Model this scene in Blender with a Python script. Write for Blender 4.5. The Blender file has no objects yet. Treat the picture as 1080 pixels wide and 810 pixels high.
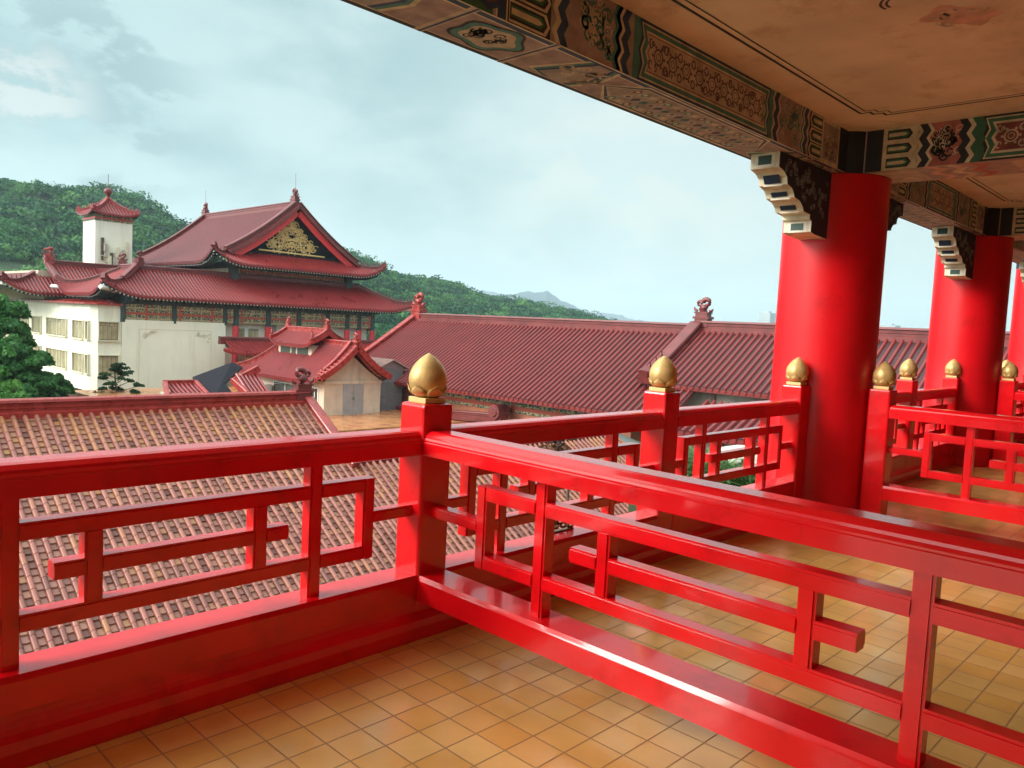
import bpy, math, random
import numpy as np
from mathutils import Vector, Matrix
random.seed(7); rng = np.random.default_rng(11)
S = bpy.context.scene; C = S.collection
R = math.radians; PI = math.pi

# ------------------------------------------------------------------ materials
def nodes_of(name):
    m = bpy.data.materials.new(name); m.use_nodes = True
    nt = m.node_tree
    return m, nt, nt.nodes['Principled BSDF']
def mat(name, col, rough=.5, metal=0, var=.0, vscale=6, bump=0, bscale=40, rvar=0, spec=.5, coat=0, stain=None, sscale=2, streak=None):
    m, nt, b = nodes_of(name)
    b.inputs['Base Color'].default_value = (*col, 1); b.inputs['Roughness'].default_value = rough
    b.inputs['Metallic'].default_value = metal; b.inputs['Specular IOR Level'].default_value = spec
    if coat: b.inputs['Coat Weight'].default_value = coat; b.inputs['Coat Roughness'].default_value = .07; b.inputs['Coat IOR'].default_value = 1.6
    tc = nt.nodes.new('ShaderNodeTexCoord')
    if var or rvar or stain:
        n = nt.nodes.new('ShaderNodeTexNoise'); n.inputs['Scale'].default_value = vscale; n.inputs['Detail'].default_value = 6
        nt.links.new(tc.outputs['Object'], n.inputs['Vector'])
    if var:
        r = nt.nodes.new('ShaderNodeValToRGB')
        r.color_ramp.elements[0].position = .3; r.color_ramp.elements[1].position = .7
        r.color_ramp.elements[0].color = (*[c*(1-var) for c in col], 1)
        r.color_ramp.elements[1].color = (*[min(1, c*(1+var)) for c in col], 1)
        nt.links.new(n.outputs['Fac'], r.inputs['Fac'])
        out = r.outputs['Color']
        if stain:
            n2 = nt.nodes.new('ShaderNodeTexNoise'); n2.inputs['Scale'].default_value = sscale; n2.inputs['Detail'].default_value = 8
            n2.inputs['Roughness'].default_value = .7
            if streak:
                mp = nt.nodes.new('ShaderNodeMapping'); mp.inputs['Scale'].default_value = streak
                nt.links.new(tc.outputs['Object'], mp.inputs['Vector']); nt.links.new(mp.outputs[0], n2.inputs['Vector'])
            else: nt.links.new(tc.outputs['Object'], n2.inputs['Vector'])
            r2 = nt.nodes.new('ShaderNodeValToRGB'); r2.color_ramp.elements[0].position = .52; r2.color_ramp.elements[1].position = .75
            nt.links.new(n2.outputs['Fac'], r2.inputs['Fac'])
            mx = nt.nodes.new('ShaderNodeMix'); mx.data_type = 'RGBA'
            nt.links.new(r2.outputs['Color'], mx.inputs[0]); nt.links.new(out, mx.inputs[6]); mx.inputs[7].default_value = (*stain, 1)
            out = mx.outputs[2]
        nt.links.new(out, b.inputs['Base Color'])
    if rvar:
        mr = nt.nodes.new('ShaderNodeMapRange'); mr.inputs[3].default_value = max(.02, rough-rvar); mr.inputs[4].default_value = rough+rvar
        nt.links.new(n.outputs['Fac'], mr.inputs[0]); nt.links.new(mr.outputs[0], b.inputs['Roughness'])
    if bump:
        n3 = nt.nodes.new('ShaderNodeTexNoise'); n3.inputs['Scale'].default_value = bscale; n3.inputs['Detail'].default_value = 4
        nt.links.new(tc.outputs['Object'], n3.inputs['Vector'])
        bp = nt.nodes.new('ShaderNodeBump'); bp.inputs['Strength'].default_value = bump; bp.inputs['Distance'].default_value = .02
        nt.links.new(n3.outputs['Fac'], bp.inputs['Height']); nt.links.new(bp.outputs[0], b.inputs['Normal'])
    return m
def attr_mat(name, ramp, rough=.5, spec=.5, attr='tone', noise=.25, nscale=3, bump=0, trans=0):
    """colour picked per tile / per leaf from a random attribute"""
    m, nt, b = nodes_of(name)
    a = nt.nodes.new('ShaderNodeAttribute'); a.attribute_name = attr
    r = nt.nodes.new('ShaderNodeValToRGB')
    els = r.color_ramp.elements
    for i, (p, c) in enumerate(ramp):
        e = els[i] if i < 2 else els.new(p)
        e.position = p; e.color = (*c, 1)
    tc = nt.nodes.new('ShaderNodeTexCoord'); n = nt.nodes.new('ShaderNodeTexNoise')
    n.inputs['Scale'].default_value = nscale; n.inputs['Detail'].default_value = 5
    nt.links.new(tc.outputs['Object'], n.inputs['Vector'])
    ma = nt.nodes.new('ShaderNodeMath'); ma.operation = 'MULTIPLY_ADD'; ma.inputs[1].default_value = noise*2; ma.inputs[2].default_value = -noise
    nt.links.new(n.outputs['Fac'], ma.inputs[0])
    ad = nt.nodes.new('ShaderNodeMath'); ad.operation = 'ADD'; ad.use_clamp = True
    nt.links.new(ma.outputs[0], ad.inputs[0]); nt.links.new(a.outputs['Fac'], ad.inputs[1])
    nt.links.new(ad.outputs[0], r.inputs['Fac']); nt.links.new(r.outputs['Color'], b.inputs['Base Color'])
    b.inputs['Roughness'].default_value = rough; b.inputs['Specular IOR Level'].default_value = spec
    if trans:
        t = nt.nodes.new('ShaderNodeBsdfTranslucent'); nt.links.new(r.outputs['Color'], t.inputs['Color'])
        mx = nt.nodes.new('ShaderNodeMixShader'); mx.inputs[0].default_value = trans
        nt.links.new(b.outputs[0], mx.inputs[1]); nt.links.new(t.outputs[0], mx.inputs[2])
        nt.links.new(mx.outputs[0], nt.nodes['Material Output'].inputs['Surface'])
    return m
def brick_mat(name, c1, c2, mortar, bw, rh, ms, rough, loc=(0,0,0), offset=.5, bump=.4, axis='xy', var=.3, spec=.5, rvar=.08):
    m, nt, b = nodes_of(name)
    tc = nt.nodes.new('ShaderNodeTexCoord'); mp = nt.nodes.new('ShaderNodeMapping')
    mp.inputs['Location'].default_value = loc
    if axis == 'yz':
        sx = nt.nodes.new('ShaderNodeSeparateXYZ'); cb = nt.nodes.new('ShaderNodeCombineXYZ')
        nt.links.new(tc.outputs['Object'], sx.inputs[0]); nt.links.new(sx.outputs[1], cb.inputs[0]); nt.links.new(sx.outputs[2], cb.inputs[1])
        nt.links.new(cb.outputs[0], mp.inputs['Vector'])
    elif axis == 'xz':
        sx = nt.nodes.new('ShaderNodeSeparateXYZ'); cb = nt.nodes.new('ShaderNodeCombineXYZ')
        nt.links.new(tc.outputs['Object'], sx.inputs[0]); nt.links.new(sx.outputs[0], cb.inputs[0]); nt.links.new(sx.outputs[2], cb.inputs[1])
        nt.links.new(cb.outputs[0], mp.inputs['Vector'])
    else: nt.links.new(tc.outputs['Object'], mp.inputs['Vector'])
    k = nt.nodes.new('ShaderNodeTexBrick'); k.offset = offset; k.squash = 1
    k.inputs['Scale'].default_value = 1; k.inputs['Brick Width'].default_value = bw; k.inputs['Row Height'].default_value = rh
    k.inputs['Mortar Size'].default_value = ms; k.inputs['Mortar Smooth'].default_value = .15; k.inputs['Bias'].default_value = 0
    k.inputs['Color1'].default_value = (*c1,1); k.inputs['Color2'].default_value = (*c2,1); k.inputs['Mortar'].default_value = (*mortar,1)
    nt.links.new(mp.outputs[0], k.inputs['Vector'])
    n = nt.nodes.new('ShaderNodeTexNoise'); n.inputs['Scale'].default_value = 2.2; n.inputs['Detail'].default_value = 7
    nt.links.new(tc.outputs['Object'], n.inputs['Vector'])
    hs = nt.nodes.new('ShaderNodeHueSaturation')
    mr = nt.nodes.new('ShaderNodeMapRange'); mr.inputs[1].default_value = .25; mr.inputs[2].default_value = .75
    mr.inputs[3].default_value = 1-var; mr.inputs[4].default_value = 1+var
    nt.links.new(n.outputs['Fac'], mr.inputs[0]); nt.links.new(mr.outputs[0], hs.inputs['Value']); nt.links.new(k.outputs['Color'], hs.inputs['Color'])
    nt.links.new(hs.outputs[0], b.inputs['Base Color'])
    m2 = nt.nodes.new('ShaderNodeMapRange'); m2.inputs[3].default_value = max(.03, rough-rvar); m2.inputs[4].default_value = rough+rvar
    n4 = nt.nodes.new('ShaderNodeTexNoise'); n4.inputs['Scale'].default_value = 9; n4.inputs['Detail'].default_value = 5
    nt.links.new(tc.outputs['Object'], n4.inputs['Vector']); nt.links.new(n4.outputs['Fac'], m2.inputs[0])
    ad = nt.nodes.new('ShaderNodeMath'); ad.operation = 'MULTIPLY_ADD'; ad.inputs[1].default_value = .5
    nt.links.new(k.outputs['Fac'], ad.inputs[0]); nt.links.new(m2.outputs[0], ad.inputs[2]); nt.links.new(ad.outputs[0], b.inputs['Roughness'])
    b.inputs['Specular IOR Level'].default_value = spec
    h = nt.nodes.new('ShaderNodeMath'); h.operation = 'MULTIPLY_ADD'; h.inputs[1].default_value = -1
    n5 = nt.nodes.new('ShaderNodeTexNoise'); n5.inputs['Scale'].default_value = 7; nt.links.new(tc.outputs['Object'], n5.inputs['Vector'])
    nm = nt.nodes.new('ShaderNodeMath'); nm.operation = 'MULTIPLY'; nm.inputs[1].default_value = .6
    nt.links.new(n5.outputs['Fac'], nm.inputs[0])
    nt.links.new(k.outputs['Fac'], h.inputs[0]); nt.links.new(nm.outputs[0], h.inputs[2])
    bp = nt.nodes.new('ShaderNodeBump'); bp.inputs['Strength'].default_value = bump; bp.inputs['Distance'].default_value = .004
    nt.links.new(h.outputs[0], bp.inputs['Height']); nt.links.new(bp.outputs[0], b.inputs['Normal'])
    return m

M = {}
M['red']    = mat('red_gloss_paint', (.74,.004,.009), .22, var=.12, vscale=2.2, bump=.05, bscale=11, rvar=.10, spec=.35, coat=.42, stain=(.50,.004,.006), sscale=5)
M['colred'] = mat('column_red_paint', (.74,.005,.011), .34, var=.14, vscale=1.1, bump=.05, bscale=7, rvar=.12, spec=.4, stain=(.54,.006,.009), sscale=1.6)
M['gold']   = mat('gold_leaf_paint', (.66,.43,.16), .42, metal=.35, var=.18, vscale=18, bump=.08, bscale=60, rvar=.08)
M['goldp']  = mat('gold_plate_paint', (.72,.50,.20), .5, metal=.15, var=.15, vscale=20)
M['tile']   = brick_mat('ochre_floor_tiles', (.74,.41,.10), (.82,.53,.18), (.40,.23,.085), .16,.16,.0035,.18, loc=(.01,.01,0), offset=0, bump=.8, var=.2, rvar=.13)
M['ceil']   = mat('ceiling_plaster', (.84,.70,.56), .8, var=.16, vscale=1.3, bump=.12, bscale=25, stain=(.60,.43,.31), sscale=3.0)
M['line']   = mat('dark_line_paint', (.07,.035,.025), .7, var=.4, vscale=12)
def paint(n, c): return mat(n, c, .55, var=.28, vscale=9, bump=.06, bscale=50)
P = dict(teal=paint('teal_paint',(.07,.27,.28)), navy=paint('navy_paint',(.025,.075,.19)), cream=paint('cream_paint',(.70,.63,.47)),
         brown=paint('mauve_brown_paint',(.40,.35,.33)), tan=paint('tan_paint',(.56,.48,.39)), red=paint('faded_red_paint',(.46,.16,.15)),
         mauve=paint('mauve_paint',(.40,.31,.32)), maroon=paint('maroon_paint',(.22,.06,.06)),
         dark=paint('dark_paint',(.022,.034,.055)), plum=paint('plum_paint',(.13,.085,.13)), green=paint('green_paint',(.04,.17,.11)),
         white=paint('offwhite_paint',(.78,.73,.58)), grey=paint('grey_paint',(.40,.41,.42)), pink=paint('pink_paint',(.68,.42,.35)))
PN = list(P)
M['cream']  = mat('cream_render', (.84,.82,.68), .75, var=.04, vscale=.7, bump=.05, bscale=6, stain=(.66,.63,.50), sscale=1.2, streak=(1,1,.10))
M['cream2'] = mat('cream_render_weathered', (.68,.62,.46), .8, var=.1, vscale=1.4, stain=(.42,.38,.30), sscale=1.6, streak=(1,1,.15))
M['hut']    = mat('peach_render', (.60,.47,.36), .8, var=.1, vscale=1.6, stain=(.36,.31,.25), sscale=2, streak=(1,1,.12))
M['conc']   = mat('weathered_concrete', (.42,.39,.33), .85, var=.2, vscale=1.2, stain=(.2,.18,.15), sscale=2, streak=(1,1,.15))
M['grey']   = mat('grey_steel_door', (.33,.31,.30), .5, var=.1, vscale=3)
M['corr']   = mat('grey_sheet_metal', (.30,.32,.34), .38, metal=.5, var=.12, vscale=2)
M['rust']   = mat('tin_roof_brown', (.27,.17,.145), .6, var=.2, vscale=1.5)
M['steel']  = mat('pale_sheet_metal', (.25,.30,.29), .5, metal=.3, var=.08, vscale=1.5)
M['glass']  = mat('window_glass', (.05,.055,.05), .08, spec=.8)
M['curtain']= brick_mat('curtained_glass', (.30,.26,.15), (.50,.44,.28), (.12,.10,.06), .32, 9, .02, .18, axis='yz', bump=.1, var=.2)
M['curtain2']= brick_mat('curtained_glass_front', (.34,.29,.17), (.48,.42,.27), (.12,.10,.06), .32, 9, .02, .18, axis='xz', bump=.1, var=.2)
M['white']  = mat('white_enamel', (.78,.78,.74), .4, var=.04)
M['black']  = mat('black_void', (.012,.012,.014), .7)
M['navyroof']= mat('dark_slate_sheet', (.008,.009,.015), .75, var=.2, spec=.2)
M['bark']   = mat('bark', (.10,.07,.05), .9, var=.3, vscale=5)
M['terra']  = brick_mat('terracotta_terrace', (.42,.16,.06), (.50,.22,.09), (.22,.09,.04), .6,.6,.01,.22, offset=0, bump=.2, var=.3)
M['brickyz']= brick_mat('terracotta_brick_wall', (.42,.13,.065), (.50,.17,.085), (.36,.16,.10), .25,.09,.012,.65, axis='yz', bump=.4, var=.2)
M['brickxz']= brick_mat('terracotta_brick_front', (.42,.13,.065), (.50,.17,.085), (.36,.16,.10), .25,.09,.012,.65, axis='xz', bump=.4, var=.2)
M['trim']   = mat('glazed_ridge_red', (.30,.030,.024), .28, var=.2, vscale=3, rvar=.1)
M['trimd']  = mat('glazed_ridge_maroon', (.15,.026,.025), .36, var=.25, vscale=2, rvar=.1)
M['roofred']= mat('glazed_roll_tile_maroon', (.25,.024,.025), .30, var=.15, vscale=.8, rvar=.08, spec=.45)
M['panshade']= mat('pan_tile_gap_shade', (.040,.008,.009), .5, var=.2, vscale=1.5)  # pan sheet darkened to paint the shade in gaps between rolls
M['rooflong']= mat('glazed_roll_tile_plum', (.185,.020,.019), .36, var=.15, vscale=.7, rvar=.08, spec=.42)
M['rooffar']= mat('glazed_roll_tile_dull', (.14,.022,.025), .45, var=.12, vscale=.8, rvar=.06)  # darker, rougher maroon for the upper and left side slopes
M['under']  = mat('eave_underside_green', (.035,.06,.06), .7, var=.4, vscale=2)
M['redboard']= mat('red_board', (.62,.03,.035), .5, var=.15)
M['pinkcol']= mat('red_column_matt', (.62,.035,.05), .5, var=.1)
ROLL = [(0,(.15,.045,.032)),(.3,(.25,.078,.055)),(.6,(.31,.105,.074)),(.85,(.32,.115,.060)),(1,(.34,.135,.052))]
PAN  = [(0,(.11,.036,.026)),(.35,(.24,.095,.068)),(.7,(.32,.14,.10)),(1,(.35,.16,.06))]
M['nroll']  = attr_mat('glazed_roll_tiles_worn', ROLL, .36, .45, noise=.3, nscale=1.1)
M['npan']   = attr_mat('glazed_pan_tiles_worn', PAN, .42, .4, noise=.25, nscale=1.3)
M['leafhill'] = attr_mat('hill_foliage', [(0,(.008,.046,.025)),(.35,(.022,.100,.040)),(.65,(.046,.155,.048)),(1,(.11,.25,.07))], .75, .2, noise=.22, nscale=.02, trans=.2)
M['leaf']   = attr_mat('tree_foliage', [(0,(.016,.07,.018)),(.4,(.035,.14,.028)),(.7,(.065,.21,.035)),(1,(.15,.32,.05))], .6, .3, noise=.2, nscale=.4, trans=.25)
M['pine']   = attr_mat('pine_foliage', [(0,(.008,.03,.010)),(.5,(.018,.06,.016)),(1,(.05,.11,.03))], .7, .2, trans=.15)
M['shrubg'] = attr_mat('garden_foliage', [(0,(.02,.06,.015)),(.5,(.05,.14,.03)),(1,(.15,.24,.06))], .55, .3, trans=.25)
M['shrubr'] = attr_mat('bronze_foliage', [(0,(.035,.014,.010)),(.5,(.09,.032,.018)),(1,(.16,.075,.03))], .5, .3, trans=.15)
M['hill']   = mat('hill_soil', (.025,.055,.02), .95, var=.4, vscale=.05)
M['far']    = mat('far_mountain_woods', (.012,.035,.055), .95, var=.2, vscale=.004)
M['ground'] = mat('ground_grass_soil', (.06,.085,.035), .95, var=.4, vscale=.08)
M['rock']   = mat('pale_rock', (.50,.49,.42), .8, var=.25, vscale=3, bump=.6, bscale=6)
M['city']   = brick_mat('city_glass', (.26,.31,.33), (.30,.35,.37), (.38,.42,.44), 4, 3.6, .5, .35, axis='xz', bump=0, var=.05)
def frieze_mat(name, axis):
    m, nt, b = nodes_of(name)
    tc = nt.nodes.new('ShaderNodeTexCoord'); sx = nt.nodes.new('ShaderNodeSeparateXYZ'); cb = nt.nodes.new('ShaderNodeCombineXYZ')
    nt.links.new(tc.outputs['Object'], sx.inputs[0]); nt.links.new(sx.outputs[1 if axis == 'yz' else 0], cb.inputs[0]); nt.links.new(sx.outputs[2], cb.inputs[1])
    def brick(w, h, ms, c1, c2, mo, off=.0):
        k = nt.nodes.new('ShaderNodeTexBrick'); k.offset = off; k.inputs['Scale'].default_value = 1
        k.inputs['Brick Width'].default_value = w; k.inputs['Row Height'].default_value = h; k.inputs['Mortar Size'].default_value = ms
        k.inputs['Color1'].default_value = (*c1,1); k.inputs['Color2'].default_value = (*c2,1); k.inputs['Mortar'].default_value = (*mo,1)
        nt.links.new(cb.outputs[0], k.inputs['Vector']); return k
    k1 = brick(.9,.42,.055,(.03,.085,.075),(.03,.04,.07),(.36,.31,.19))
    v = nt.nodes.new('ShaderNodeTexVoronoi'); v.inputs['Scale'].default_value = 5.5; v.feature = 'DISTANCE_TO_EDGE'
    nt.links.new(cb.outputs[0], v.inputs['Vector'])
    r = nt.nodes.new('ShaderNodeValToRGB'); r.color_ramp.elements[0].position = .05; r.color_ramp.elements[1].position = .09
    r.color_ramp.elements[0].color = (1,1,1,1); r.color_ramp.elements[1].color = (0,0,0,1)
    nt.links.new(v.outputs['Distance'], r.inputs['Fac'])
    mx = nt.nodes.new('ShaderNodeMix'); mx.data_type = 'RGBA'; nt.links.new(r.outputs['Color'], mx.inputs[0])
    nt.links.new(k1.outputs['Color'], mx.inputs[6]); mx.inputs[7].default_value = (.46,.37,.17,1)
    k2 = brick(2.7,.84,.10,(0,0,0),(0,0,0),(1,1,1))
    mx2 = nt.nodes.new('ShaderNodeMix'); mx2.data_type = 'RGBA'; nt.links.new(k2.outputs['Color'], mx2.inputs[0])
    nt.links.new(mx.outputs[2], mx2.inputs[6]); mx2.inputs[7].default_value = (.40,.075,.045,1)
    nt.links.new(mx2.outputs[2], b.inputs['Base Color']); b.inputs['Roughness'].default_value = .6
    return m
M['frx'] = frieze_mat('painted_frieze_front', 'xz'); M['fry'] = frieze_mat('painted_frieze_side', 'yz')

# ------------------------------------------------------------------ mesh builder
class MB:
    def __init__(s): s.v=[]; s.f=[]; s.mi=[]; s.sm=[]; s.tone=[]
    def add(s, vs, fs, mi=0, smooth=False, tone=0.):
        b=len(s.v); s.v.extend([tuple(map(float,p)) for p in vs])
        for f in fs: s.f.append([b+i for i in f]); s.mi.append(mi); s.sm.append(smooth); s.tone.append(tone)
    def box(s, x0,x1,y0,y1,z0,z1, mi=0):
        s.add([(x0,y0,z0),(x1,y0,z0),(x1,y1,z0),(x0,y1,z0),(x0,y0,z1),(x1,y0,z1),(x1,y1,z1),(x0,y1,z1)],
              [(0,3,2,1),(4,5,6,7),(0,1,5,4),(1,2,6,5),(2,3,7,6),(3,0,4,7)], mi)
    def prism(s, pts, a, b, mi=0, smooth=False, caps=True):
        """pts: 2-D section in the frame (side, up) swept from a to b (side is horizontal)"""
        a=Vector(a); b=Vector(b); t=(b-a).normalized()
        side=Vector((t.y,-t.x,0)); side = side.normalized() if side.length>1e-6 else Vector((1,0,0))
        up=side.cross(t); n=len(pts)
        if up.z<0: up=-up
        vs=[a+side*p[0]+up*p[1] for p in pts]+[b+side*p[0]+up*p[1] for p in pts]
        s.add(vs,[(i,(i+1)%n,n+(i+1)%n,n+i) for i in range(n)],mi,smooth)
        if caps: s.add(vs,[tuple(range(n))[::-1],tuple(range(n,2*n))],mi)
    def sweep(s, path, prof, mi=0, smooth=False, side=None):
        """closed profile (side, up) carried along a polyline; side stays horizontal"""
        path=[Vector(p) for p in path]; n=len(prof); rows=[]
        for i,p in enumerate(path):
            t=(path[min(i+1,len(path)-1)]-path[max(i-1,0)]).normalized()
            sd=Vector(side) if side is not None else Vector((t.y,-t.x,0))
            if sd.length<1e-5: sd=Vector((1,0,0))
            sd=sd.normalized(); up=sd.cross(t).normalized()
            if up.z<0 and abs(up.z)>1e-6: up=-up
            rows.append([p+sd*q[0]+up*q[1] for q in prof])
        vs=[q for r in rows for q in r]; fs=[]
        for i in range(len(path)-1):
            for j in range(n): k=(j+1)%n; fs.append((i*n+j,i*n+k,(i+1)*n+k,(i+1)*n+j))
        s.add(vs,fs,mi,smooth); m=(len(path)-1)*n
        s.add(vs,[tuple(range(n))[::-1],tuple(range(m,m+n))],mi)
    def tube(s, path, rad, n=8, mi=0, tone=0.):
        path=[Vector(p) for p in path]; rows=[]
        ref=Vector((0,0,1))
        for i,p in enumerate(path):
            t=(path[min(i+1,len(path)-1)]-path[max(i-1,0)]).normalized()
            a=t.cross(ref); 
            if a.length<.1: a=t.cross(Vector((1,0,0)))
            a.normalize(); b=t.cross(a).normalized()
            r=rad[i] if hasattr(rad,'__len__') else rad
            rows.append([p+(a*math.cos(2*PI*k/n)+b*math.sin(2*PI*k/n))*r for k in range(n)])
        vs=[q for r in rows for q in r]; fs=[]
        for i in range(len(path)-1):
            for j in range(n): k=(j+1)%n; fs.append((i*n+j,i*n+k,(i+1)*n+k,(i+1)*n+j))
        s.add(vs,fs,mi,True,tone); m=(len(path)-1)*n
        s.add(vs,[tuple(range(n))[::-1],tuple(range(m,m+n))],mi,False,tone)
    def lathe(s, prof, c=(0,0,0), n=32, mi=0, mod=None):
        vs=[]
        for (r,z) in prof:
            for k in range(n):
                a=2*PI*k/n; q=r*(mod(a,z) if mod else 1)
                vs.append((c[0]+q*math.cos(a),c[1]+q*math.sin(a),c[2]+z))
        fs=[]
        for i in range(len(prof)-1):
            for k in range(n): j=(k+1)%n; fs.append((i*n+k,i*n+j,(i+1)*n+j,(i+1)*n+k))
        s.add(vs,fs,mi,True)
        s.add(vs,[tuple(range(n))[::-1],tuple(range((len(prof)-1)*n,len(prof)*n))],mi)
    def poly(s, pts, mi=0): s.add(pts,[tuple(range(len(pts)))],mi)
    def build(s, name, mats, parent=None, bevel=0, origin=None):
        me=bpy.data.meshes.new(name)
        o0=Vector(parent.matrix_basis.translation) if parent is not None else Vector((0,0,0))
        if parent is not None and parent.parent is not None: o0=o0+Vector(parent.parent.matrix_basis.translation)
        if origin is not None: o0=Vector(origin)
        v=np.array(s.v,float)-np.array(o0)
        me.from_pydata(v.tolist(),[],s.f)
        mats=mats if isinstance(mats,(list,tuple)) else [mats]
        for m in mats: me.materials.append(m)
        me.polygons.foreach_set('material_index',s.mi); me.polygons.foreach_set('use_smooth',s.sm)
        if any(s.tone):
            a=me.attributes.new('tone','FLOAT','FACE'); a.data.foreach_set('value',s.tone)
        me.update()
        o=bpy.data.objects.new(name,me); C.objects.link(o)
        if parent is not None: o.parent=parent
        elif origin is not None: o.location=o0
        if bevel:
            b=o.modifiers.new('bevel','BEVEL'); b.width=bevel; b.segments=2; b.limit_method='ANGLE'; b.angle_limit=R(40)
        return o
def quads(name, V, tone, mats, parent=None, smooth=False):
    """V: N x 4 x 3 array of separate quads (leaves), in the parent's frame"""
    n=len(V); me=bpy.data.meshes.new(name)
    me.vertices.add(n*4); me.vertices.foreach_set('co',V.reshape(-1).astype(np.float32))
    me.loops.add(n*4); me.loops.foreach_set('vertex_index',np.arange(n*4,dtype=np.int32))
    me.polygons.add(n); me.polygons.foreach_set('loop_start',np.arange(0,n*4,4,dtype=np.int32))
    try: me.polygons.foreach_set('loop_total',np.full(n,4,dtype=np.int32))
    except Exception: pass
    me.materials.append(mats)
    a=me.attributes.new('tone','FLOAT','FACE'); a.data.foreach_set('value',tone.astype(np.float32))
    me.update(calc_edges=True); me.validate()
    o=bpy.data.objects.new(name,me); C.objects.link(o)
    if parent is not None: o.parent=parent
    return o
def thing(name, label, cat, loc=(0,0,0), rz=0, group=None):
    o=bpy.data.objects.new(name,None); C.objects.link(o); o.location=loc; o.rotation_euler=(0,0,rz); o.empty_display_size=.2
    o['label']=label; o['category']=cat
    if group: o['group']=group
    return o
def tag(o, label, cat, group=None):
    o['label']=label; o['category']=cat
    if group: o['group']=group
    return o
def struct(o, kind='structure'): o['kind']=kind; return o
def copy_tree(o, parent=None):
    c=o.copy(); C.objects.link(c)
    if parent is not None: c.parent=parent
    for ch in list(o.children): copy_tree(ch,c)
    return c
def dup(o, loc, rz, label, cat=None, group=None):
    c=copy_tree(o); c.location=loc; c.rotation_euler=(0,0,rz); c['label']=label
    if group: c['group']=group
    return c

# ------------------------------------------------------------------ camera (recovered from the vanishing points)
FPX, YAW, PITCH, ROLL = 825.17, 46.03, 4.303, 2.8217
CAM = Vector((-2.58,-3.088,1.613))
yw,pt,ro=R(YAW),R(PITCH),R(ROLL)
fw=Vector((math.sin(yw)*math.cos(pt),math.cos(yw)*math.cos(pt),-math.sin(pt)))
rt=Vector((math.cos(yw),-math.sin(yw),0)); up=rt.cross(fw)
r2=rt*math.cos(ro)+up*math.sin(ro); u2=-rt*math.sin(ro)+up*math.cos(ro)
cd=bpy.data.cameras.new('camera'); cam=bpy.data.objects.new('camera',cd); C.objects.link(cam); S.camera=cam
cd.sensor_width=36; cd.lens=36*FPX/1080; cd.clip_end=30000; cd.clip_start=.05
mw=Matrix.Identity(4)
for i in range(3): mw[i][0]=r2[i]; mw[i][1]=u2[i]; mw[i][2]=-fw[i]; mw[i][3]=CAM[i]
cam.matrix_world=mw
def ray(x,y): return (fw*FPX+r2*(x-540)-u2*(y-405))/FPX      # a viewing direction of the photograph, used for terrain bearings

# ------------------------------------------------------------------ the balcony
G=.193; H2=G/2; XL,XR=-9.6,34.0; YW=-3.45
b=MB(); b.box(XL,XR,YW,.0965,-.3,0); struct(b.build('floor',M['tile']))
b=MB(); b.box(XL,XR,YW,.24,3.47,3.9); struct(b.build('ceiling',M['ceil']))

# posts with lotus finials
def make_post():
    t=thing('railing_post','','railing post')
    b=MB(); b.box(-H2,H2,-H2,H2,0,1.196); b.build('shaft',M['red'],t,bevel=.016)
    b=MB(); b.box(-.068,.068,-.068,.068,1.196,1.224); f=b.build('finial_plate',M['goldp'],t,bevel=.003)
    b=MB()
    prof=[(.05,1.224),(.062,1.232),(.078,1.246),(.090,1.268),(.097,1.295),(.0985,1.32),(.094,1.345),(.083,1.372),(.066,1.398),(.046,1.42),(.026,1.436),(.010,1.446),(.003,1.45)]
    b.lathe(prof,n=48,mod=lambda a,z:1+.022*abs(math.cos(3*a))*min(1,max(0,(1.45-z)/.1))-.012)
    # ring of petals with flared tips round the foot of the bud
    for k in range(6):
        a0=k*PI/3+.3; rows=[]
        for i in range(7):
            s_=i/6; z=1.226+.062*s_; rr=[.056,.075,.0885,.0965,.0985,.0995,.1055][i]; w=[.50,.53,.52,.46,.36,.20,.01][i]
            rows.append([(rr*(1+.012*(1-abs(q)/2))*math.cos(a0+w*q/2),rr*(1+.012*(1-abs(q)/2))*math.sin(a0+w*q/2),z) for q in (-2,-1,0,1,2)])
        vs=[p for r in rows for p in r]
        b.add(vs,[(i*5+j,i*5+j+1,i*5+j+6,i*5+j+5) for i in range(6) for j in range(4)],0,True)
    fb=b.build('lotus_finial',M['gold'],t)
    sm=fb.modifiers.new('solid','SOLIDIFY'); sm.thickness=.0012
    return t
post=make_post(); posts=[]
PG='red balcony posts topped by gold buds'
XC1,PIT=4.92,4.79; X2,X3,X5,X6=2.165,4.362,7.4176,9.2444; YP=-.571
post_list=[((0,0),'red corner post with the largest gold lotus bud, where two railings meet'),
 ((X2,0),'red post with gold bud between the corner post and the nearest column'),
 ((X3,0),'red post with gold bud set against the outer side of the thickest column'),
 ((XC1,YP),'red post with darker gold bud on the inner side of the thickest column'),
 ((X5,0),'red post with gold bud seen just right of the thickest column'),
 ((X6,0),'red post with gold bud set against the left side of the second column'),
 ((XC1+PIT,YP),'red post with gold bud on the inner side of the second column'),
 ((-2.52,0),'red post at the far left end of the nearest outer railing'),
 ((12.21,0),'red post with gold bud glimpsed right of the second column'),
 ((14.03,0),'red post with gold bud against the left side of the third column'),
 ((XC1+2*PIT,YP),'red post with gold bud on the inner side of the third column')]
for i,((x,y),l) in enumerate(post_list):
    if i==0: o=post; o.location=(x,y,0); o['label']=l; o['group']=PG
    else: o=dup(post,(x,y,0),0,l,group=PG)

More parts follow.
